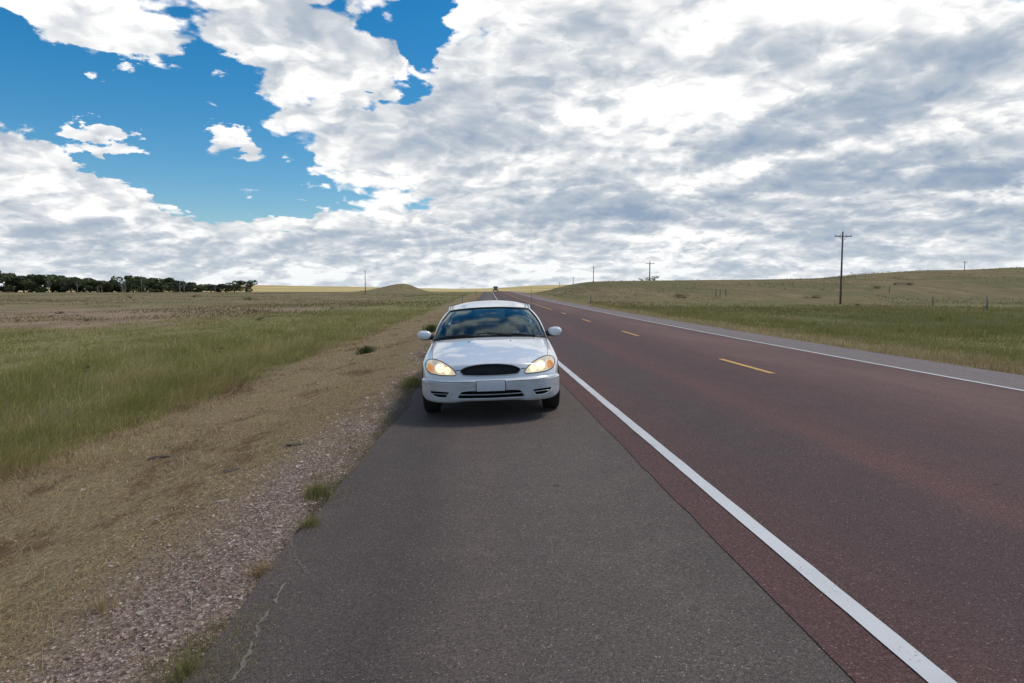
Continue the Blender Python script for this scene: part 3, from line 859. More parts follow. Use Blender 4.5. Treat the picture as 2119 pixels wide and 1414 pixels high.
for s_, h in ((1, FG), (-1, mirror_poly(FG))):
    fi = recess('side_intake', h, .06, car)
    seam([(s_*90, 211.8), (s_*105, 210.6), (s_*122, 208.6)], .0048, M['greytrim'], 'intake_bar', fi, push=.004, smooth=False)
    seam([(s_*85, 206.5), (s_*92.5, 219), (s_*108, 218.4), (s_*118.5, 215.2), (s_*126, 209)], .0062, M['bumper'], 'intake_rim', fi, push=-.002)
# ---- blank number plate
pl = MB(); pl.box((0, -.012, .447), (.332, .010, .118), (R(2), 0, 0), .004)
plo = pl.build('number_plate', M['plate'], car, auto=30)
pf = MB()
for a_, c_ in (((-.171, -.006, .389), (-.171, -.004, .510)), ((-.171, -.004, .510), (.171, -.004, .510)), ((.171, -.004, .510), (.171, -.006, .389))): pf.tube([a_, c_], .0045, 6)
pf.build('plate_frame', M['gap'], plo)
# washer jets on the bonnet
for s_ in (-1, 1):
    p_ = onskin((s_*43, 103.6), 0, .995)
    MB().ellipsoid((p_.x, p_.y, p_.z), (.013, .016, .007), None, 12, 8).build('washer_jet', M['black'], car)

# ---- windscreen, roof, rear window, pillars
bot = [(0, 1.30, .930), (.15, 1.305, .929), (.30, 1.32, .925), (.45, 1.365, .917), (.60, 1.43, .905), (.705, 1.51, .893), (.783, 1.60, .884)]
top = [(0, 2.30, 1.309), (.13, 2.302, 1.308), (.26, 2.31, 1.303), (.38, 2.33, 1.295), (.48, 2.36, 1.286), (.555, 2.40, 1.274), (.600, 2.45, 1.258)]
wnet = []
for t in np.linspace(0, 1, 6):
    row = []
    for k_, (p_, q_) in enumerate(zip(bot, top)):
        bl = .045*math.sin(math.pi*t)
        side = .018*math.sin(math.pi*t)*(k_/6)**2
        row.append((p_[0]*(1-t)+q_[0]*t + side, p_[1]*(1-t)+q_[1]*t - bl*.35, p_[2]*(1-t)+q_[2]*t + bl*.8))
    wnet.append(row)
ws, WG = patch('windscreen', wnet, 30, 61, M['glass'], car, True)
edge = [Vector(WG[0, k_]) for k_ in range(0, 61, 3)] + [Vector(WG[k_, 60]) for k_ in range(3, 30, 3)] + [Vector(WG[29, k_]) for k_ in range(60, -1, -3)] + [Vector(WG[k_, 0]) for k_ in range(26, 0, -3)]
MB().tube([(e_.x, e_.y-.003, e_.z+.003) for e_ in edge], .0125, 6, True).build('windscreen_seal', M['black'], ws)
# printed black border low on the glass
MB().tube([(Vector(WG[1, k_])).to_tuple() for k_ in range(0, 61, 2)], .017, 6).build('cowl_panel', M['black'], car)
# wipers
def wiper(pts, nm='wiper'):
    o = MB(); o.tube(pts, .0085, 6); w_ = o.build(nm, M['black'], car)
    bl = MB(); bl.tube([(x_, y_-.004, z_-.010) for x_, y_, z_ in pts[1:]], .006, 6); bl.build('wiper_blade', M['rubber'], w_)
def onws(x_, v, lift=.03):
    r_ = WG[int(v*29)]; k_ = np.abs(r_[:, 0]-x_).argmin(); p_ = r_[k_]; return (p_[0], p_[1]-lift*.4, p_[2]+lift)
wiper([onws(-.72, .0), onws(-.60, .045), onws(-.45, .06), onws(-.32, .05), onws(-.20, .02)])
wiper([onws(.30, .0), onws(.14, .05), onws(-.02, .075), onws(-.18, .06)] [::-1])
wiper([onws(.62, .0), onws(.42, .045), onws(.24, .06), onws(.04, .05)][::-1])
# roof: rows front to back, columns centre to rail
def rrow(y0, yend, zc_, w_, ze, zr):
    f = [0, .22, .44, .64, .80, .925, 1.0]
    zs = [zc_, zc_-.003, zc_-.012, zc_-(zc_-ze)*.38, zc_-(zc_-ze)*.72, ze, ze-.018]
    return [(w_*a_, y0+(yend-y0)*a_**2, z_) for a_, z_ in zip(f, zs)]
top2 = [(a_*1.0, c_+.006, d_+.004) for a_, c_, d_ in top]
roof = [top2, rrow(2.52, 2.62, 1.350, .615, 1.290, 0), rrow(2.85, 2.90, 1.392, .625, 1.322, 0), rrow(3.20, 3.20, 1.404, .630, 1.334, 0), rrow(3.55, 3.52, 1.394, .625, 1.322, 0), rrow(3.88, 3.80, 1.350, .60, 1.285, 0)]
patch('roof', roof, 50, 61, M['paint'], car, True)
rb = [(0, 4.45, 1.03), (.15, 4.445, 1.03), (.29, 4.43, 1.025), (.42, 4.40, 1.015), (.54, 4.35, 1.0), (.63, 4.29, .985), (.70, 4.22, .965)]
rt = roof[-1]
rnet = [[(p_[0]*(1-t)+q_[0]*t, p_[1]*(1-t)+q_[1]*t + .02*math.sin(math.pi*t), p_[2]*(1-t)+q_[2]*t+.03*math.sin(math.pi*t)) for p_, q_ in zip(rt, rb)] for t in np.linspace(0, 1, 5)]
patch('rear_window', rnet, 20, 41, M['glass'], car, True)
# belt line, doors and tail: rows along the car, columns from sill to shoulder
def plan(y): return float(np.interp(y, [.58, 1.0, 1.6, 2.5, 3.4, 4.1, 4.6, 4.85, 5.0], [.862, .874, .880, .895, .892, .868, .82, .76, .66]))
def belt(y): return float(np.interp(y, [1.6, 2.6, 3.8, 4.4, 5.0], [.872, .905, .94, .955, .93]))
def inw(y): return float(np.interp(y, [1.6, 2.2, 3.6, 4.4, 5.0], [.788, .80, .80, .73, .55]))
def siderow(y):
    w_ = plan(y); zb = belt(y)
    return [(w_-.05, y, .22), (w_-.012, y, .27), (w_, y, .40), (w_+.004, y, .55), (w_, y, .70), (w_-.018, y, .70+(zb-.70)*.55), (inw(y)+.012, y, zb-.012), (inw(y), y, zb)]
ys_ = [1.6, 1.95, 2.4, 2.9, 3.4, 3.8, 4.2, 4.6, 4.85, 5.0]
for s_ in (-1, 1):
    net_ = np.array([siderow(y_) for y_ in ys_]); net_[..., 0] *= s_
    Gs = surf(net_, 140, 50); Ns = normals(Gs); Fs = grid_faces(140, 50)
    if Ns[20, 20, 0]*s_ < 0: Ns = -Ns; Fs = Fs[:, ::-1]
    ce = Gs.reshape(-1, 3)[Fs].mean(1)
    arch = ((ce[:, 1]-3.71)**2 + (ce[:, 2]-.32)**2 < .355**2)
    fd = (ce[:, 1] < 2.62) & (ce[:, 1] > 1.62); rdoor = (ce[:, 1] >= 2.62) & (ce[:, 1] < 3.55) & ~arch
    d1 = sub_mesh('front_door', Gs, Ns, Fs[fd], M['paint'], car)
    d2 = sub_mesh('rear_door', Gs, Ns, Fs[rdoor], M['paint'], car)
    sub_mesh('rear_wing', Gs, Ns, Fs[~fd & ~rdoor & ~arch & (ce[:, 1] > 2)], M['paint'], car)
    for d_, yy_ in ((d1, 2.42), (d2, 3.36)):
        MB().ellipsoid((s_*(plan(yy_)-.008), yy_, .745), (.016, .09, .015), None, 14, 8).build('door_handle', M['paint'], d_)
    # lower front wing round the wheel, as far back as the door
    yg = np.linspace(.58, 1.62, 60); zg = np.linspace(.22, .705, 30)
    P_ = np.array([[(s_*(plan(y_) - (.05*max(0, (.27-z_)/.05)) - .003 + (.004 if .45 < z_ < .62 else 0)), y_, z_) for z_ in zg] for y_ in yg])
    Nw = normals(P_); Fw = grid_faces(60, 30)
    if Nw[30, 15, 0]*s_ < 0: Nw = -Nw; Fw = Fw[:, ::-1]
    ce = P_.reshape(-1, 3)[Fw].mean(1)
    ar = ((ce[:, 1]-.97)**2 + (ce[:, 2]-.32)**2 < .350**2) | ((ce[:, 2] > .47) & (ce[:, 1] < np.interp(ce[:, 2], [.47, .50, .54, .59, .63, .66, .685], [.60, .615, .64, .68, .74, .77, 1.0])))
    sub_mesh('lower_front_wing', P_, Nw, Fw[~ar], M['paint'], car)
    # wheel-arch liner
    for yc_ in (.97, 3.71):
        aw = MB(); V_ = []; F_ = []
        for k_ in range(19):
            q_ = math.pi*k_/18
            for xx in (.56, plan(yc_)-.012): V_.append((s_*xx, yc_-.352*math.cos(q_), .32+.352*math.sin(q_)))
            if k_: F_.append((2*k_-2, 2*k_-1, 2*k_+1, 2*k_))
        aw.add(V_, F_); aw.build('arch_liner', M['void'], car)
    # pillar and side glass
    pw = []
    for t in np.linspace(0, 1, 8):
        r_ = WG[int(round(t*29)), 60 if s_ > 0 else 0]
        o_ = Vector((s_*(.795-(.795-.632)*t + .030*math.sin(math.pi*t)), 1.66+(2.66-1.66)*t, .884+(1.272-.884)*t + .032*math.sin(math.pi*t)))
        i_ = Vector(r_) + Vector((s_*.004, .0, .004))
        mdl = (i_+o_)/2 + Vector((s_*.008, -.008, .008))
        pw.append([tuple(i_), tuple(mdl), tuple(o_)])
    patch('windscreen_pillar', pw, 30, 8, M['paint'], car, flip=(s_ > 0))
    rail = [(.632, 2.66, 1.272), (.645, 2.9, 1.295), (.648, 3.2, 1.305), (.640, 3.5, 1.295), (.612, 3.82, 1.255)]
    rail = [(.612, 2.44, 1.250)] + rail
    rr_ = [[(s_*a_, c_, d_), (s_*(a_-.008*k_), c_, d_+.02*k_), (s_*(a_-.025*k_), c_, d_+.035*k_)] for (a_, c_, d_), k_ in zip(rail, (.15, .7, 1, 1, 1, 1))]
    patch('roof_rail', rr_, 24, 6, M['paint'], car, flip=(s_ > 0))
    lowr = [(.797, 1.74, .886), (.80, 2.3, .898), (.80, 2.9, .915), (.80, 3.4, .93), (.79, 3.86, .945)]
    upr = [(.77, 1.86, .94), (.672, 2.52, 1.215), (.648, 2.95, 1.285), (.645, 3.3, 1.295), (.645, 3.62, 1.262)]
    sg_ = [[(s_*(a_[0]*(1-t)+c_[0]*t + .02*math.sin(math.pi*t)), a_[1]*(1-t)+c_[1]*t, a_[2]*(1-t)+c_[2]*t) for a_, c_ in zip(lowr, upr)] for t in (0, .33, .66, 1)]
    patch('side_window', sg_, 14, 30, M['glass'], car, flip=(s_ > 0))
    MB().tube([(s_*.76, 2.72, .91), (s_*.71, 2.76, 1.09), (s_*.625, 2.80, 1.27)], [.03, .028, .02], 8).build('middle_pillar', M['black'], car)
    cp = [[(s_*.80, 3.80, .935), (s_*.77, 4.02, .95), (s_*.73, 4.30, .955)], [(s_*.74, 3.76, 1.10), (s_*.715, 3.92, 1.11), (s_*.69, 4.12, 1.06)], [(s_*.642, 3.60, 1.275), (s_*.63, 3.72, 1.275), (s_*.60, 3.84, 1.27)]]
    patch('rear_pillar', cp, 12, 12, M['paint'], car, flip=(s_ < 0))
    # mirror
    mm = MB(); mx, my, mz = s_*.925, 1.72, .962
    mm.ellipsoid((mx, my, mz), (.098, .062, .066), (0, s_*R(-3), s_*R(-6)), 24, 14, .86)
    mo = mm.build('wing_mirror', M['paint'], car)
    mk_ = MB(); mk_.ellipsoid((mx-s_*.012, my+.012, mz-.028), (.096, .056, .046), None, 20, 10, .9)
    mk_.ellipsoid((s_*.822, my+.02, mz-.028), (.050, .05, .042), None, 16, 10, .9)
    mk_.tube([(s_*.790, my+.03, mz-.05), (s_*.85, my+.01, mz-.030), (s_*.88, my+.0, mz-.02)], [.035, .03, .03], 8)
    mk_.build('mirror_foot', M['black'], mo)
    # wheels
    for yc_ in (.97, 3.71):
        wh = MB(); pr = [(-.10, .215), (-.107, .25), (-.105, .285), (-.094, .310), (-.070, .3195), (-.03, .3215), (.03, .3215), (.070, .3195), (.094, .310), (.105, .285), (.107, .25), (.10, .215)]
        wh.lathe_x((s_*.772, yc_, .3215), pr, 48)
        for k_ in range(48):
            q_ = 2*math.pi*k_/48
            for xx in ():
                wh.box((s_*.772+xx, yc_+.3155*math.cos(q_), .3215+.3155*math.sin(q_)), (.03, .014, .012), (q_, 0, 0))
        wo_ = wh.build('tyre', M['rubber'], car)
        rm = MB(); rm.lathe_x((s_*.772, yc_, .3215), [(s_*.02, .0), (s_*.095, .03), (s_*.088, .06), (s_*.05, .10), (s_*.06, .17), (s_*.09, .20), (s_*.10, .218), (-s_*.09, .212)], 40)
        for k_ in range(7):
            q_ = 2*math.pi*k_/7
            rm.tube([(s_*(.772+.085), yc_+.04*math.cos(q_), .3215+.04*math.sin(q_)), (s_*(.772+.092), yc_+.195*math.cos(q_), .3215+.195*math.sin(q_))], [.022, .03], 6)
        rm.build('rim', M['alloy'], wo_)
# boot lid and tail
bl_ = [[(a_, c_+.01, d_) for a_, c_, d_ in rb], [(0, 4.6, 1.035), (.15, 4.6, 1.034), (.29, 4.595, 1.03), (.42, 4.59, 1.02), (.52, 4.58, 1.0), (.62, 4.57, .98), (.715, 4.55, .955)],
       [(0, 4.98, 1.0), (.13, 4.98, 1.0), (.25, 4.97, .995), (.36, 4.96, .985), (.44, 4.95, .97), (.52, 4.94, .95), (.58, 4.92, .93)],
       [(0, 5.06, .95), (.15, 5.06, .95), (.30, 5.05, .945), (.45, 5.03, .94), (.55, 5.01, .93), (.62, 4.99, .91), (.66, 4.99, .90)],
       [(0, 5.09, .62), (.15, 5.09, .62), (.32, 5.08, .62), (.48, 5.05, .62), (.58, 5.03, .62), (.64, 5.01, .62), (.67, 4.99, .62)],
       [(0, 5.13, .56), (.15, 5.13, .56), (.32, 5.12, .56), (.48, 5.09, .56), (.58, 5.06, .56), (.64, 5.03, .56), (.67, 4.99, .56)],
       [(0, 5.10, .28), (.15, 5.10, .28), (.32, 5.09, .28), (.48, 5.06, .28), (.58, 5.04, .28), (.64, 5.02, .28), (.66, 4.98, .28)]]
patch('boot_lid', bl_, 60, 41, M['paint'], car, True)
for s_ in (-1, 1):
    MB().ellipsoid((s_*.55, 5.02, .80), (.13, .06, .075), (0, 0, -s_*.25), 18, 10, .8).build('tail_light', simple('red_tail_lens', (.35, .02, .02), .2), car)
# underbody and cabin
ub = MB(); ub.box((0, 2.55, .26), (1.50, 4.5, .06), None, .02); ub.box((0, .55, .33), (1.1, .7, .10), None, .02)
ub.box((0, 2.2, .22), (.16, 2.4, .10), None, .02); ub.box((0, 1.0, .24), (1.3, .10, .10), None, .02)
ub.build('underbody', M['void'], car, smooth=False)
fl_ = MB(); fl_.box((0, 2.75, .36), (1.52, 2.9, .05)); fl_.box((0, 4.15, .70), (1.40, .08, .55)); fl_.box((0, 1.45, .60), (1.40, .06, .52)); fl_.box((0, .98, .60), (1.05, .9, .30))
fl_.build('cabin_floor', M['dash'], car, smooth=False)
ps = MB(); ps.box((0, 4.22, .945), (1.30, .42, .03), None, .01); ps.build('parcel_shelf', M['cloth'], car, auto=30)
ds = MB(); ds.box((0, 1.68, .845), (1.44, .42, .13), (R(-6), 0, 0), .04); ds.ellipsoid((.38, 1.84, .90), (.22, .10, .055)); ds.build('dashboard', M['dash'], car, auto=40)
sw = MB(); ring = []
for k_ in range(32):
    q_ = 2*math.pi*k_/32; ring.append((.38+.185*math.cos(q_), 2.04+.185*math.sin(q_)*.35, .93+.185*math.sin(q_)*.94))
sw.tube(ring, .014, 8, True); sw.ellipsoid((.38, 2.03, .92), (.06, .03, .05)); sw.tube([(.20, 2.04, .93), (.38, 2.03, .92), (.56, 2.04, .93)], .013, 6); sw.tube([(.38, 1.85, .85), (.38, 2.03, .92)], .025, 8)
sw.build('steering_wheel', simple('steering_wheel_vinyl', (.10, .10, .10), .5), car)
for sx_ in (-.38, .38):
    se = MB(); se.box((sx_, 2.50, .50), (.52, .52, .18), (R(4), 0, 0), .06); se.box((sx_, 2.82, .80), (.50, .15, .60), (R(-14), 0, 0), .065)
    so = se.build('front_seat', M['cloth'], car, auto=50)
    hd_ = MB(); hd_.box((sx_, 2.93, 1.19), (.28, .11, .21), (R(-8), 0, 0), .05); hd_.tube([(sx_-.06, 2.91, 1.02), (sx_-.06, 2.92, 1.12)], .007, 6); hd_.tube([(sx_+.06, 2.91, 1.02), (sx_+.06, 2.92, 1.12)], .007, 6)
    hd_.build('head_restraint', M['cloth'], so, auto=50)
bs = MB(); bs.box((0, 3.55, .50), (1.36, .5, .2), None, .06); bs.box((0, 3.90, .76), (1.36, .14, .50), (R(-16), 0, 0), .06); bs.build('rear_seat', M['cloth'], car, auto=50)
iv = MB(); iv.box((0, 2.36, 1.235), (.24, .03, .065), None, .014); iv.tube([(0, 2.35, 1.25), (0, 2.30, 1.29)], .008, 6); iv.build('rear_view_mirror', M['black'], car, auto=40)
an = MB(); an.tube([(.775, 4.55, .93), (.772, 4.56, 1.25), (.768, 4.58, 1.62)], [.004, .0032, .0022], 6); an.ellipsoid((.775, 4.55, .935), (.016, .016, .012), None, 10, 6)
an.build('aerial', M['black'], car)
# roof ditch mouldings
for s_ in (-1, 1):
    MB().tube([(s_*.555, 2.42, 1.288), (s_*.565, 2.62, 1.322), (s_*.575, 2.95, 1.352), (s_*.578, 3.25, 1.360), (s_*.57, 3.6, 1.345)], .0045, 6).build('roof_moulding', M['gap'], car)

# ==================================================================== vegetation on the verges (uncountable: stuff)
def leafy(name, cols, patchy=.6, scale=.5, rough=.8, trans=.25):
    m, bb = new_mat(name)
    geo = bb.n('ShaderNodeNewGeometry').outputs
    rnd = geo['Random Per Island']
    pn = bb.noise(mapping(bb, geo['Position'], (1, .5, 1)), scale, 5, .6)
    v = bb.math('ADD', bb.math('MULTIPLY', rnd, 1-patchy), bb.math('MULTIPLY', bb.mr(pn, .28, .72), patchy))
    c = bb.ramp(v, [(i/(len(cols)-1), q_) for i, q_ in enumerate(cols)])
    d = bb.n('ShaderNodeBsdfDiffuse', ins={'Color': c})
    t = bb.n('ShaderNodeBsdfTranslucent', ins={'Color': c})
    x = bb.n('ShaderNodeMixShader', ins={0: trans, 1: d.outputs[0], 2: t.outputs[0]})
    bb.n('ShaderNodeOutputMaterial', ins={'Surface': x.outputs[0]})
    return m
M['green_blades'] = leafy('green_grass_blades', [(.23, .225, .070), (.32, .30, .10), (.41, .36, .14), (.53, .44, .22), (.68, .56, .33)], .62, .55)
M['far_green'] = leafy('ditch_grass_blades', [(.19, .19, .065), (.26, .245, .085), (.33, .285, .12), (.42, .34, .17)], .6, .25)
M['dry_blades'] = leafy('dry_grass_blades', [(.14, .09, .055), (.26, .175, .095), (.42, .305, .16), (.60, .46, .26), (.38, .34, .14)], .6, 1.1)
M['edge_blades'] = leafy('yellow_green_blades', [(.19, .175, .07), (.28, .25, .10), (.40, .33, .17)], .3, 2.0)

def blade_mesh(P, h, w, lean, r_, ang=None):
    """P (n,3) base points, h heights, w widths, lean (n,2) sideways reach of the tip relative to the height"""
    n = len(P); ang = r_.uniform(0, math.pi, n) if ang is None else ang
    wx, wy = np.cos(ang)*w*.5, np.sin(ang)*w*.5
    V = np.zeros((n, 5, 3))
    V[:, 0] = P + np.stack([wx, wy, np.zeros(n)], 1); V[:, 1] = P - np.stack([wx, wy, np.zeros(n)], 1)
    ln = lean*h[:, None]
    up = h/np.sqrt(1+(lean**2).sum(1))
    mid = P + np.stack([ln[:, 0]*.32, ln[:, 1]*.32, up*.58], 1)
    V[:, 2] = mid + np.stack([wx, wy, np.zeros(n)], 1)*.75; V[:, 3] = mid - np.stack([wx, wy, np.zeros(n)], 1)*.75
    V[:, 4] = P + np.stack([ln[:, 0], ln[:, 1], up], 1)
    V[:, :2, 2] -= .02
    base = np.arange(n)[:, None]*5
    tri = np.concatenate([base+np.array([[0, 1, 3]]), base+np.array([[0, 3, 2]]), base+np.array([[2, 3, 4]])], 1)
    return V.reshape(-1, 3), tri.reshape(-1)
def vnoise(x, y, f, seed):
    r_ = np.random.default_rng(seed); tab = r_.uniform(0, 1, (256, 256))
    xx, yy = x*f+500, y*f+500; xi, yi = np.floor(xx).astype(int), np.floor(yy).astype(int)
    tx, ty = xx-xi, yy-yi; tx = tx*tx*(3-2*tx); ty = ty*ty*(3-2*ty)
    g_ = lambda a, c: tab[a % 256, c % 256]
    return (g_(xi, yi)*(1-tx)+g_(xi+1, yi)*tx)*(1-ty) + (g_(xi, yi+1)*(1-tx)+g_(xi+1, yi+1)*tx)*ty
def sample(n, r0, r1, a0, a1, prob, seed):
    r_ = np.random.default_rng(seed)
    rad = r0*(r1/r0)**r_.uniform(0, 1, n); a = R(1)*r_.uniform(a0, a1, n)
    x = rad*np.sin(a); y = rad*np.cos(a); s = x - offs(y)
    keep = r_.uniform(0, 1, n) < prob(x, y, s)
    x, y, s, rad = x[keep], y[keep], s[keep], rad[keep]
    return x, y, s, rad, r_
def field_of(name, n, r0, r1, a0, a1, prob, hfun, wmin, wk, lean, mat, seed, label, lsd=.35):
    x, y, s, rad, r_ = sample(n, r0, r1, a0, a1, prob, seed)
    P = np.stack([x, y, terrain(x, y)], 1)
    h = hfun(x, y, s)*r_.uniform(.45, 1.15, len(x)); w = np.maximum(wmin, rad*wk)*r_.uniform(.6, 1.3, len(x))
    ln = np.array(lean)[None]*r_.uniform(.3, 1.5, (len(x), 1)) + r_.normal(0, lsd, (len(x), 2))
    Vb, Tb = blade_mesh(P, h, w, ln, r_)
    o = fast_mesh(name, Vb, Tb, 3, mat)
    return tag(o, label, 'grass' , None, 'stuff')
def band(v, a, b_, c_, d_): return sst(a, b_, v)*(1-sst(c_, d_, v))
clump = lambda x, y, f, sd, lo, hi: sst(lo, hi, vnoise(x, y, f, sd)*.6 + vnoise(x, y, f*2.7, sd+1)*.4)
edgew = lambda x, y: (vnoise(x, y, .7, 11)-.5)*1.1
# tall green grass in the left ditch
field_of('tall_grass', 260000, 5.5, 75, -75, 6,
    lambda x, y, s: (1-sst(-5.7, -5.2, s+edgew(x, y)))*np.where((s < -24) & (y > 42), .12, 1)*(.35+.65*clump(x, y, .5, 21, .25, .6)),
    lambda x, y, s: (.16+.34*band(-s, 5.0, 7.0, 9.5, 16))*(.40+.7*vnoise(x, y, .35, 31)+.45*vnoise(x, y, 1.3, 33)), .0045, .00085, (.55, -.25), M['green_blades'], 41,
    'tall green grass leaning in the ditch left of the verge')
# straw-coloured strands blown flat on the near slope of the ditch
field_of('straw_grass', 48000, 5.5, 40, -70, 4,
    lambda x, y, s: band(-s, 4.6, 5.6, 7.6, 9.5)*clump(x, y, .6, 51, .45, .7),
    lambda x, y, s: np.full(len(x), .52), .004, .0007, (1.1, -.5), M['dry_blades'], 42, 'long straw-coloured grass strands at the foot of the slope', .25)
# low dry grass of the verge
field_of('dry_grass', 340000, 2.6, 60, -80, 6,
    lambda x, y, s: band(-s, 1.6, 2.6, 5.6, 6.4)*(.35+.65*clump(x, y, 1.2, 61, .3, .65)) + .20*band(-s, 1.2, 1.6, 2.0, 2.6)*clump(x, y, 2.2, 63, .5, .75),
    lambda x, y, s: (.05+.08*sst(3.6, 5.2, -s))*(.35+1.4*vnoise(x, y, .8, 71)**1.5), .0028, .00075, (.5, -.15), M['dry_blades'], 43, 'short dry brown grass covering the verge slope', .9)
# weeds along the broken edge of the asphalt
field_of('edge_weeds', 200000, 2.6, 60, -60, 8,
    lambda x, y, s: band(-s, .90, 1.08, 1.25, 1.6)*(clump(x, y, 1.0, 81, .42, .62) + .06),
    lambda x, y, s: .075*(.4+1.2*vnoise(x, y, 2.5, 91)), .0026, .0007, (.2, -.1), M['edge_blades'], 44, 'yellow-green weeds growing along the broken asphalt edge', .55)
# right-hand side
field_of('roadside_grass', 90000, 11, 90, 10, 62,
    lambda x, y, s: band(s, 10.45, 10.75, 12.4, 13.2),
    lambda x, y, s: .22*(.4+1.1*vnoise(x, y, .9, 101)), .004, .0009, (-.1, -.1), leafy('tan_roadside_blades', [(.28, .20, .10), (.46, .36, .18), (.64, .52, .30)], .5, .5), 45, 'strip of dry grass beyond the far shoulder', .5)
field_of('ditch_grass', 150000, 13, 95, 8, 66,
    lambda x, y, s: sst(12.4, 13.4, s)*(.3+.7*clump(x, y, .3, 111, .3, .65))*(1-.8*sst(60, 95, y)),
    lambda x, y, s: .30*(.35+1.1*vnoise(x, y, .22, 121)), .005, .0009, (-.15, -.2), M['far_green'], 46, 'green grass filling the shallow ditch right of the road', .4)
# rangeland tussocks farther out
field_of('range_grass', 120000, 60, 420, -60, 62,
    lambda x, y, s: np.where(s < 0, 1-sst(-7, -5, s), sst(14, 17, s))*clump(x, y, .06, 131, .35, .65),
    lambda x, y, s: .22*(.4+1.1*vnoise(x, y, .1, 141)), .02, .0009, (.2, -.1), leafy('range_tussocks', [(.15, .14, .055), (.21, .175, .075), (.29, .225, .11), (.38, .29, .16)], .65, .04), 47,
    'low tussocks dotted over the brown rangeland', .4)

# stems lying about on the slope, and seed heads standing over the green grass
field_of('fallen_straw', 16000, 2.6, 26, -80, 4,
    lambda x, y, s: band(-s, 1.3, 2.2, 5.6, 6.4),
    lambda x, y, s: .13 + .14*vnoise(x, y, 1.5, 151), .0022, .0006, (1.2, -.2), leafy('bleached_straw', [(.30, .24, .15), (.46, .38, .25), (.58, .50, .34)], .2, 1), 52, 'bleached straw stems lying on the dry slope', 1.5)
field_of('seed_stems', 9000, 6, 38, -75, 2,
    lambda x, y, s: band(-s, 5.4, 6.5, 18, 30)*clump(x, y, .4, 161, .5, .7),
    lambda x, y, s: .42 + .2*vnoise(x, y, .5, 163), .003, .0006, (.45, -.2), leafy('pinkish_seed_heads', [(.30, .22, .15), (.42, .31, .22), (.50, .40, .28)], .2, 1), 53, 'tan seed stems standing over the green ditch grass', .25)

# ---- loose gravel beside the asphalt
def pebbles():
    x, y, s, rad, r_ = sample(150000, 2.2, 24, -80, 4, lambda x, y, s: band(-s, 1.10, 1.3, 9, 10)*(1-sst(1.6, 2.7, -s+.75*sst(5, 12, y)))*.95 + .03*band(-s, 2, 2.5, 4.5, 5.5), 48)
    n = len(x); size = np.maximum(.0042, rad*.0010)*np.exp(r_.normal(0, .42, n))
    size = np.minimum(size, .03)
    z = terrain(x, y) + size*.15
    base = np.array([[1, 0, 0], [0, 1, 0], [-1, 0, 0], [0, -1, 0], [0, 0, .62], [0, 0, -.6]])
    off_ = r_.normal(0, .22, (n, 6, 3)); V_ = (base[None] + off_)
    a = r_.uniform(0, 6.28, n); ca, sa = np.cos(a), np.sin(a)
    V_ = np.stack([V_[..., 0]*ca[:, None]-V_[..., 1]*sa[:, None], V_[..., 0]*sa[:, None]+V_[..., 1]*ca[:, None], V_[..., 2]], -1)*size[:, None, None]
    V_ += np.stack([x, y, z], 1)[:, None]
    t_ = np.array([0, 1, 4, 1, 2, 4, 2, 3, 4, 3, 0, 4, 1, 0, 5, 2, 1, 5, 3, 2, 5, 0, 3, 5])
    F_ = (np.arange(n)[:, None]*6 + t_[None]).reshape(-1)
    m, bb = new_mat('pink_grey_gravel')
    geo = bb.n('ShaderNodeNewGeometry').outputs
    c = bb.ramp(geo['Random Per Island'], [(0, (.22, .15, .12)), (.3, (.38, .265, .22)), (.6, (.48, .35, .29)), (.88, (.56, .43, .37)), (1, (.68, .59, .52))])
    n1 = bb.noise(geo['Position'], 120, 3, .6)
    c = bb.mix(bb.mr(n1, .3, .7, 0, .4), c, bb.mix(1.0, c, (.7, .68, .66), 'MULTIPLY'))
    finish(m, bb, c, .9, .3)
    tag(fast_mesh('gravel', V_.reshape(-1, 3), F_, 3, m), 'loose pinkish gravel between the asphalt edge and the dry grass', 'gravel', None, 'stuff')
pebbles()

# ---- single plants that can be told apart
def tuft(px, py, h, rad, n, mat, name, label, cat, seed, flat=.5, group=None):
    c_ = hit(px, py); r_ = np.random.default_rng(seed)
    q = r_.uniform(0, 2*math.pi, n); rr = np.abs(r_.normal(0, .45, n))*rad
    ox, oy = np.cos(q)*rr, np.sin(q)*rr
    z = terrain(c_.x+ox, c_.y+oy) - c_.z
    P = np.stack([ox, oy, z], 1)
    hh = h*r_.uniform(.5, 1.1, n); ln = np.stack([np.cos(q), np.sin(q)], 1)*r_.uniform(.1, 1.1, (n, 1))*flat + r_.normal(0, .25, (n, 2))
    w = max(.0035, c_.y*.0009)
    Vb, Tb = blade_mesh(P, hh, np.full(n, w)*r_.uniform(.6, 1.3, n), ln, r_)
    o = fast_mesh(name, Vb, Tb, 3, mat); o.location = c_
    return tag(o, label, cat, group)
M['bush'] = leafy('dark_green_leaves', [(.06, .08, .03), (.10, .12, .045), (.14, .16, .065)], .3, 3)
M['sage'] = leafy('grey_brown_twigs', [(.05, .045, .03), (.08, .075, .05), (.11, .10, .07)], .3, 3)
tuft(655, 1030, .13, .13, 420, M['edge_blades'], 'grass_tuft', 'bright yellow-green grass tuft on the gravel, halfway between the car and the bottom edge', 'grass tuft', 1)
tuft(640, 1098, .12, .08, 240, M['edge_blades'], 'grass_tuft', 'narrow yellow-green tuft hugging the asphalt edge, nearer than the bright round tuft', 'grass tuft', 2)
tuft(390, 1405, .12, .10, 220, M['edge_blades'], 'grass_tuft', 'grass tuft at the asphalt corner on the bottom edge of the photo', 'grass tuft', 3)
tuft(545, 1190, .09, .10, 240, M['dry_blades'], 'grass_tuft', 'dry brown tuft at the asphalt edge where the pale crack starts', 'grass tuft', 4)
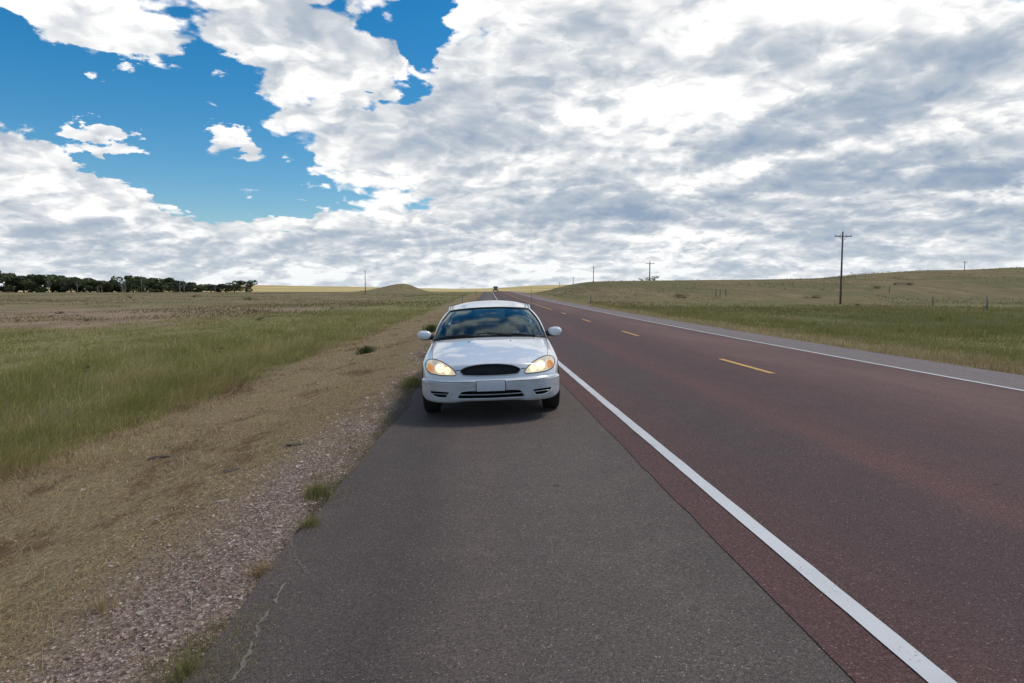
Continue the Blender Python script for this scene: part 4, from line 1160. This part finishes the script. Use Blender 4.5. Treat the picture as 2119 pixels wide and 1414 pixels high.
tuft(212, 1262, .10, .09, 120, M['dry_blades'], 'grass_tuft', 'spiky dry tuft alone on the gravel near the lower left corner', 'grass tuft', 5, .9)
tuft(757, 731, .26, .30, 300, M['bush'], 'weed', 'dark green weed at the top of the dry slope left of the car', 'weed', 6)
tuft(858, 800, .20, .30, 500, M['edge_blades'], 'grass_tuft', 'yellow-green grass clump at the asphalt edge beside the front bumper of the car', 'grass tuft', 7)
tuft(893, 687, .35, .35, 400, M['bush'], 'weed', 'green weed on the verge just behind the left door mirror of the car', 'weed', 8)

# ---- sods, stick and flat stone lying on the verge
M['sod'] = simple('dark_torn_sod', (.10, .075, .055), .95, .5, 40)
def lump(px, py, sx, sy, sz, rot, mat, name, label, cat, seed):
    c_ = hit(px, py); bm = bmesh.new(); bmesh.ops.create_icosphere(bm, subdivisions=3, radius=1)
    r_ = random.Random(seed); k_ = [r_.uniform(1.5, 4) for _ in range(6)]
    for v in bm.verts:
        f = 1 + .16*math.sin(v.co.x*k_[0]*2+1)*math.sin(v.co.y*k_[1]*2) + .10*math.sin(v.co.z*k_[2]*3+v.co.x*5) + r_.gauss(0, .035)
        v.co = Vector((v.co.x*sx*f, v.co.y*sy*f, v.co.z*sz*f))
    me = bpy.data.meshes.new(name); bm.to_mesh(me); bm.free(); me.materials.append(mat)
    o = bpy.data.objects.new(name, me); link(o); o.location = c_ + Vector((0, 0, -sz*.15)); o.rotation_euler = (0, 0, R(rot))
    return tag(o, label, cat)
lump(335, 948, .15, .05, .035, 25, M['sod'], 'sod', 'dark overturned sod on the verge, farthest left of the torn sods', 'sod', 1)
lump(478, 976, .09, .04, .03, 35, M['sod'], 'sod', 'small dark sod in the middle of the dry slope, right of the bigger overturned sod', 'sod', 2)
lump(615, 922, .13, .035, .025, 5, M['sod'], 'sod', 'thin dark sod nearest to the car, lying among dry grass', 'sod', 3)
lump(598, 1138, .05, .035, .02, 20, M['sod'], 'asphalt_chunk', 'broken black asphalt chunk at the ragged pavement edge', 'chunk', 4)
lump(464, 1037, .055, .022, .010, 30, simple('pale_stone', (.36, .31, .26), .9, .2, 20), 'flat_stone', 'pale flat stone lying on the dry slope below the dark sods', 'stone', 5)

# ==================================================================== power poles
M['pole'] = simple('weathered_pole_wood', (.13, .115, .10), .9, .3, 8)
M['fadedpole'] = simple('grey_faded_wood', (.20, .20, .20), .9, .2, 4)
M['insul'] = simple('insulator_glaze', (.20, .22, .24), .4)
def power_pole(px, d, top_py, rad, label, arm=True, faded=False, twist=0.0):
    b_ = at_dist(px, d); topz = height_at(px, top_py, d); h = topz - b_.z
    root = empty('power_pole', b_, (0, 0, twist)); tag(root, label, 'power pole', 'wooden power poles')
    mt = M['fadedpole'] if faded else M['pole']
    q = MB(); q.tube([(0, 0, -.3), (0, 0, h*.5), (0, 0, h)], [rad*1.2, rad, rad*.78], 12); q.build('shaft', mt, root)
    if arm:
        az_ = h-.62
        q = MB(); q.box((0, -.13, az_), (2.5, .11, .13), None, .01)
        q.tube([(-.62, -.15, az_), (0, -.13, az_-.62)], .022, 6); q.tube([(.62, -.15, az_), (0, -.13, az_-.62)], .022, 6)
        co = q.build('crossarm', mt, root, smooth=False)
        for xx in (-1.15, -.42, .42, 1.15) if abs(d) < 120 else (-1.15, 1.15):
            q = MB(); q.tube([(xx, -.13, az_+.06), (xx, -.13, az_+.16)], .015, 6); q.ellipsoid((xx, -.13, az_+.22), (.05, .05, .07), None, 10, 8); q.build('insulator', M['insul'], co)
        q = MB(); q.tube([(0, 0, h), (0, 0, h+.12)], .015, 6); q.ellipsoid((0, 0, h+.18), (.05, .05, .07), None, 10, 8); q.build('insulator', M['insul'], root)
    return root
power_pole(1740, 94, 480, .125, 'tall dark wooden power pole with crossarm, nearest and largest, right of the road')
power_pole(1344, 194, 541, .15, 'power pole standing above the dark scrub on the ridge')
power_pole(1228, 285, 551, .16, 'power pole on the ridge between the scrub pole and the small distant pole')
power_pole(1186, 400, 573, .17, 'small distant power pole on the ridge, left of the two taller ridge poles')
power_pole(1158, 620, 584, .17, 'tiniest power pole of the ridge line, nearest to the road in the photo')
power_pole(1994, 290, 540, .17, 'power pole rising behind the hill at the far right', faded=True)
power_pole(1760, 480, 563, .18, 'faint power pole just right of the nearest large pole', faded=True)
power_pole(756, 330, 559, .16, 'slim power pole left of the grassy knoll', arm=False)
power_pole(293, 400, 570, .15, 'thin pale pole among the dark trees on the left', arm=False, faded=True)

# ---- fence posts and road markers
def post(name, px, d, h, rad, mat, label, cat, lean=0.0, group=None, twin=False):
    b_ = at_dist(px, d); q = MB()
    q.tube([(0, 0, -.2), (lean*.5*h, 0, h*.5), (lean*h, 0, h)], [rad, rad*.95, rad*.85], 8)
    if twin: q.tube([(.02, 0, h*.55), (-.5, .1, -.1)], rad*.7, 8)
    o = q.build(name, mat); o.location = b_
    return tag(o, label, cat, group)
fg_ = 'wooden fence posts on the right-hand pasture'
post('fence_post', 2046, 65, 1.35, .075, M['fadedpole'], 'leaning grey fence post with a brace, nearest to the right edge', 'fence post', -.10, fg_, True)
post('fence_post', 1932, 84, 1.3, .075, M['fadedpole'], 'upright grey fence post below the right hill, left of the braced post', 'fence post', 0, fg_)
post('fence_post', 1840, 118, 1.3, .08, M['fadedpole'], 'small fence post up the slope, between the power pole and the upright grey post', 'fence post', .05, fg_)
post('fence_post', 1482, 112, 1.2, .07, M['pole'], 'dark fence post on the mid slope, left one of three close together', 'fence post', .0, fg_)
post('fence_post', 1490, 112, 1.25, .07, M['pole'], 'dark fence post on the mid slope, middle one of three close together', 'fence post', .08, fg_)
post('fence_post', 1503, 112, 1.3, .07, M['pole'], 'dark fence post on the mid slope, right one of three close together', 'fence post', -.08, fg_)
post('marker_post', 1223, 78, 1.1, .05, M['pole'], 'dark roadside marker post beyond the far shoulder', 'marker post')
post('marker_post', 957, 92, .95, .04, M['pole'], 'thin dark marker post on the left verge behind the car roof', 'marker post')
post('marker_post', 985, 185, 1.1, .07, M['pole'], 'distant marker post on the left verge near the crest', 'marker post')

# ==================================================================== trees and shrubs
M['crown'] = leafy('tree_leaves', [(.06, .080, .045), (.10, .125, .062), (.15, .175, .085), (.19, .21, .10)], .45, .12, trans=.2)
M['greycrown'] = leafy('grey_green_leaves', [(.05, .062, .045), (.08, .09, .06), (.11, .12, .085)], .4, .12, trans=.2)
M['bark'] = simple('tree_bark', (.06, .05, .04), .95, .3, 3)
M['deadwood'] = simple('bleached_dead_wood', (.26, .25, .23), .95, .2, 3)
def crown_mesh(seed, n=900, sparse=False, squat=1.0):
    """unit tree: crown of leaf clumps between z .12 and 1, half width about .5"""
    r_ = np.random.default_rng(seed); k = 13 if not sparse else 8
    cs = np.stack([r_.normal(0, .22, k), r_.normal(0, .22, k), r_.uniform(.14, .86, k)], 1)
    cs[:, :2] *= (1.15 - np.abs(cs[:, 2:3]-.5))
    rs = r_.uniform(.12, .24, k)
    which = r_.integers(0, k, n); dirs = r_.normal(0, 1, (n, 3)); dirs /= np.linalg.norm(dirs, axis=1, keepdims=True)
    P = cs[which] + dirs*(rs[which]*r_.uniform(.55, 1.05, n)**.5)[:, None]*np.array([1, 1, .8])
    P[:, 2] = np.where(P[:, 2] < .02, .02 + .1*r_.uniform(0, 1, n), P[:, 2]/P[:, 2].max())
    sz = r_.uniform(.022, .055, n)
    a = r_.normal(0, 1, (n, 3)); a /= np.linalg.norm(a, axis=1, keepdims=True)
    b2 = np.cross(a, r_.normal(0, 1, (n, 3))); b2 /= np.linalg.norm(b2, axis=1, keepdims=True)
    V = np.stack([P+a*sz[:, None], P+b2*sz[:, None]*.7, P-a*sz[:, None], P-b2*sz[:, None]*.7], 1).reshape(-1, 3)
    return V, np.arange(n*4)
def limbs(seed, dead=False):
    r_ = random.Random(seed); q = MB()
    q.tube([(0, 0, -.03), (.01, 0, .25), (r_.uniform(-.03, .03), 0, .6), (r_.uniform(-.05, .05), 0, .9)], [.032, .026, .016, .005], 7)
    for k in range(7 if dead else 5):
        z0 = r_.uniform(.22, .65); a = r_.uniform(0, 6.28); L = r_.uniform(.22, .42)*(1.1-z0*.6)
        p0 = Vector((0, 0, z0)); p1 = p0 + Vector((math.cos(a)*L*.5, math.sin(a)*L*.5, L*.45)); p2 = p1 + Vector((math.cos(a)*L*.4, math.sin(a)*L*.4, L*.6))
        q.tube([p0, p1, p2], [.015, .010, .004], 6)
        if dead: q.tube([p1, p1+Vector((math.cos(a+1)*L*.35, math.sin(a+1)*L*.35, L*.35))], [.008, .003], 5)
    return q
protos = []
for i, (mat_, sp) in enumerate([('crown', False), ('crown', False), ('crown', False), ('crown', True), ('greycrown', True), ('greycrown', False)]):
    Vc, Fc_ = crown_mesh(200+i, 3000 if not sp else 1500, sp)
    me = fast_mesh('crown', Vc, Fc_, 4, M[mat_]); tr = limbs(i).build('trunk', M['bark'])
    protos.append((me.data, tr.data)); bpy.data.objects.remove(me); bpy.data.objects.remove(tr)
dead_me = []
for i in range(3):
    o = limbs(40+i, True).build('trunk', M['deadwood']); dead_me.append(o.data); bpy.data.objects.remove(o)
def put_tree(px, d, top_py, wpx, kind, label, seed, group, name='tree'):
    b_ = at_dist(px, d); h = height_at(px, top_py, d) - b_.z; w = wpx*d/F_PX
    r_ = random.Random(seed)
    root = empty(name, b_, (0, 0, r_.uniform(0, 6.28))); root.scale = (w, w, h*1.0)
    tag(root, label, 'tree', group)
    c_ = bpy.data.objects.new('crown', protos[kind][0]); link(c_, root)
    t_ = bpy.data.objects.new('trunk', protos[kind][1]); link(t_, root)
    return root
TREES = [(-6, 559, 26, 1), (16, 566, 24, 0), (33, 573, 20, 5), (49, 572, 26, 2), (64, 571, 24, 3), (76, 569, 26, 0), (92, 573, 22, 5), (108, 569, 26, 1), (122, 571, 24, 0), (133, 574, 22, 2),
         (147, 580, 22, 4), (160, 575, 24, 5), (173, 575, 26, 2), (187, 579, 24, 0), (200, 583, 20, 4), (219, 580, 24, 1), (232, 582, 22, 4), (246, 583, 20, 5), (264, 573, 24, 3), (276, 572, 24, 2), (287, 585, 18, 0),
         (310, 576, 26, 0), (324, 579, 22, 1), (337, 576, 24, 2), (350, 581, 20, 0), (364, 581, 22, 5), (379, 589, 18, 4), (394, 583, 24, 1), (408, 592, 18, 0), (437, 589, 20, 4), (452, 590, 20, 5), (467, 586, 22, 4), (485, 591, 20, 4), (511, 581, 22, 3)]
kinds = ['bushy dark green tree', 'broad dark green tree', 'dense dark green tree', 'tall dark green tree', 'grey-green thin tree', 'grey-green bushy tree']
words = ['first', 'second', 'third', 'fourth', 'fifth', 'sixth', 'seventh', 'eighth', 'ninth', 'tenth', 'eleventh', 'twelfth', 'thirteenth', 'fourteenth', 'fifteenth', 'sixteenth', 'seventeenth']
for i, (px, ty, w_, k_) in enumerate(TREES):
    if i < 17: lab = f'{kinds[k_]}, {words[i]} leafy crown from the left end of the far tree belt'
    else: lab = f'{kinds[k_]}, {words[len(TREES)-1-i]} leafy crown from the right end of the far tree belt'
    if i == len(TREES)-1: lab = 'lone dark tree at the right end of the far tree belt'
    put_tree(px, 470 + (i*37) % 60, ty-1, w_*2.1, k_, lab, i, 'trees of the far belt')
DEAD = [(100, 574, 0), (202, 588, 1), (210, 587, 2), (253, 573, 1), (259, 577, 0), (299, 590, 2), (372, 574, 1), (381, 575, 0), (445, 583, 2), (160, 580, 2)]
dl = ['in front of the left dark trees', 'shortest of the pair beside the gap', 'straight pale one of the pair beside the gap', 'tall forked pale one at mid belt', 'right limb of the pale fork at mid belt',
      'leaning beside the thin pole', 'tall bare one right of the thin pole', 'second bare one right of the thin pole', 'between the grey thin trees on the right', 'among the grey bushes left of centre']
for (px, ty, k_), l_ in zip(DEAD, dl):
    d = 455; b_ = at_dist(px, d); h = height_at(px, ty, d)-b_.z
    o = bpy.data.objects.new('dead_tree', dead_me[k_]); link(o); o.location = b_; o.scale = (h*.75, h*.75, h); o.rotation_euler = (0, 0, k_*1.3+px)
    tag(o, 'bare bleached dead tree, '+l_, 'dead tree', 'bare dead trees of the far belt')
# shrubs
def shrub_data(seed, mat):
    Vc, Fc_ = crown_mesh(seed, 420, False); Vc = Vc*np.array([1.2, 1.2, 1.0]) - np.array([0, 0, .08])
    o = fast_mesh('shrub', Vc, Fc_, 4, mat); d_ = o.data; bpy.data.objects.remove(o); return d_
sd_ = [shrub_data(300, M['bush']), shrub_data(301, M['sage']), shrub_data(302, leafy('straw_bush', [(.16, .14, .07), (.22, .19, .10)], .4, 1))]
def shrub(px, py, wpx, hpx, k_, label, group=None, d=None, name='shrub'):
    b_ = at_dist(px, d) if d else hit(px, py)
    o = bpy.data.objects.new(name, sd_[k_]); link(o); o.location = b_; o.rotation_euler = (0, 0, px*.7)
    sc = b_.y/F_PX; o.scale = (wpx*sc, wpx*sc, max(.15, hpx*sc)); tag(o, label, 'shrub', group); return o
for (px, py, w_, h_, k_, l_) in [
    (1773, 637, 16, 10, 0, 'round dark shrub on the right pasture, just right of the large power pole'),
    (1944, 665, 12, 10, 0, 'dark shrub in the darkest green band below the upright fence post'),
    (1862, 690, 18, 9, 0, 'dark shrub in the green ditch right of the power pole, lower than the others'),
    (1668, 650, 9, 8, 0, 'tiny dark shrub left of the large power pole'),
    (1884, 590, 26, 6, 1, 'flat dark scrub patch high on the right hill'),
    (1852, 590, 14, 6, 1, 'small scrub patch on the right hill, left of the flat patch'),
    (1815, 597, 20, 6, 1, 'low scrub patch on the hill slope above the smallest fence post'),
    (1410, 616, 34, 7, 0, 'wide dark green patch of scrub on the middle of the right slope'),
    (1685, 617, 40, 6, 0, 'long dark scrub patch left of the large power pole on the slope'),
    (270, 618, 10, 7, 1, 'small brown bush in the left field below the forked dead tree'),
    (400, 615, 16, 5, 1, 'low brown bush in the left field below the right dark trees'),
    (515, 622, 36, 7, 0, 'wide low green bush in the left field below the lone dark tree'),
    (528, 648, 10, 7, 1, 'dark bush on the pinkish stubble near the green strip'),
    (125, 650, 20, 6, 1, 'low dark bush on the left stubble near the left edge'),
    (180, 665, 18, 6, 1, 'low dark bush at the lower border of the left stubble'),
    (535, 664, 16, 8, 1, 'grey bush at the corner of the stubble left of the green strip'),
    (686, 640, 12, 6, 0, 'small green bush in the strip left of the verge'),
    (778, 660, 12, 6, 0, 'small dark bush on the green strip above the verge weed'),
    (290, 792, 34, 14, 0, 'dark bush in the tall grass of the left ditch'),
    (180, 770, 36, 16, 0, 'grey-green bush in the tall grass near the left edge'),
    (455, 730, 34, 12, 0, 'dark green bush in the ditch grass left of the verge weed')]:
    shrub(px, py, w_, h_, k_, l_)
for i, (px, w_, h_, l_) in enumerate([(282, 15, 9, 'pale straw-coloured bush in front of the belt, just left of the thin pole'), (314, 17, 9, 'largest pale straw-coloured bush in front of the belt'), (339, 10, 8, 'small round pale bush in front of the belt'), (360, 9, 6, 'smallest pale bush in front of the belt, farthest right')]):
    shrub(px, 0, w_, h_, 2, l_, 'pale bushes before the tree belt', 445)
for (px, w_, h_, l_) in [(1351, 18, 12, 'tallest dark scrub clump at the foot of the ridge power pole'), (1340, 18, 9, 'middle dark scrub clump at the foot of the ridge power pole'), (1329, 14, 6, 'low left scrub clump at the foot of the ridge power pole')]:
    o = shrub(px, 0, w_, h_, 1, l_, 'scrub below the ridge pole', 168)

# ==================================================================== the oncoming car on the crest
M['bluepaint'] = simple('grey_blue_paint', (.09, .12, .18), .3, Coat_Weight=1.0)
def far_car(px, d):
    x = (px-VPX)*d/F_PX; s = x - float(offs(d)); z = float(cross(np.array([s]))[0]) + float(prof(d)) + .01
    root = empty('oncoming_car', (x, d, z), (0, 0, -.028)); tag(root, 'small dark blue pickup truck coming over the crest of the road', 'pickup truck')
    q = MB()
    q.box((0, .9, .80), (1.86, 1.8, .62), None, .12); q.box((0, 3.6, .82), (1.84, 3.8, .60), None, .08); q.build('body', M['bluepaint'], root, auto=40)
    q = MB(); Vb = []
    for (yy, zz, ww) in ((1.5, 1.08, .84), (2.1, 1.72, .70), (3.3, 1.75, .70), (3.6, 1.10, .84)): Vb += [(-ww, yy, zz), (ww, yy, zz)]
    q.add(Vb, [(0, 1, 3, 2), (2, 3, 5, 4), (4, 5, 7, 6), (0, 2, 4, 6), (1, 7, 5, 3), (0, 6, 7, 1)]); q.build('cab_windows', simple('dark_far_glass', (.03, .06, .055), .15), root, smooth=False)
    q = MB(); q.box((0, 2.7, 1.77), (1.36, 1.2, .05), None, .02); q.build('roof', M['bluepaint'], root, auto=40)
    q = MB(); q.box((0, -.04, .50), (1.84, .14, .22), None, .03); q.build('bumper', M['black'], root, auto=40)
    q = MB(); q.box((0, -.01, .80), (1.0, .05, .26), None, .02); q.build('grille', M['black'], root, auto=40)
    for s_ in (-1, 1):
        q = MB(); q.ellipsoid((s_*.72, -.01, .84), (.19, .05, .13)); q.build('headlight', emit('far_lamp', (1, 1, .95), .5, (.8, .8, .8)), root)
        for yc in (.9, 4.3):
            q = MB(); q.lathe_x((s_*.78, yc, .37), [(-.12, 0), (-.12, .33), (-.08, .37), (.08, .37), (.12, .33), (.12, 0)], 24); q.build('wheel', M['rubber'], root)
far_car(1025.5, 237)
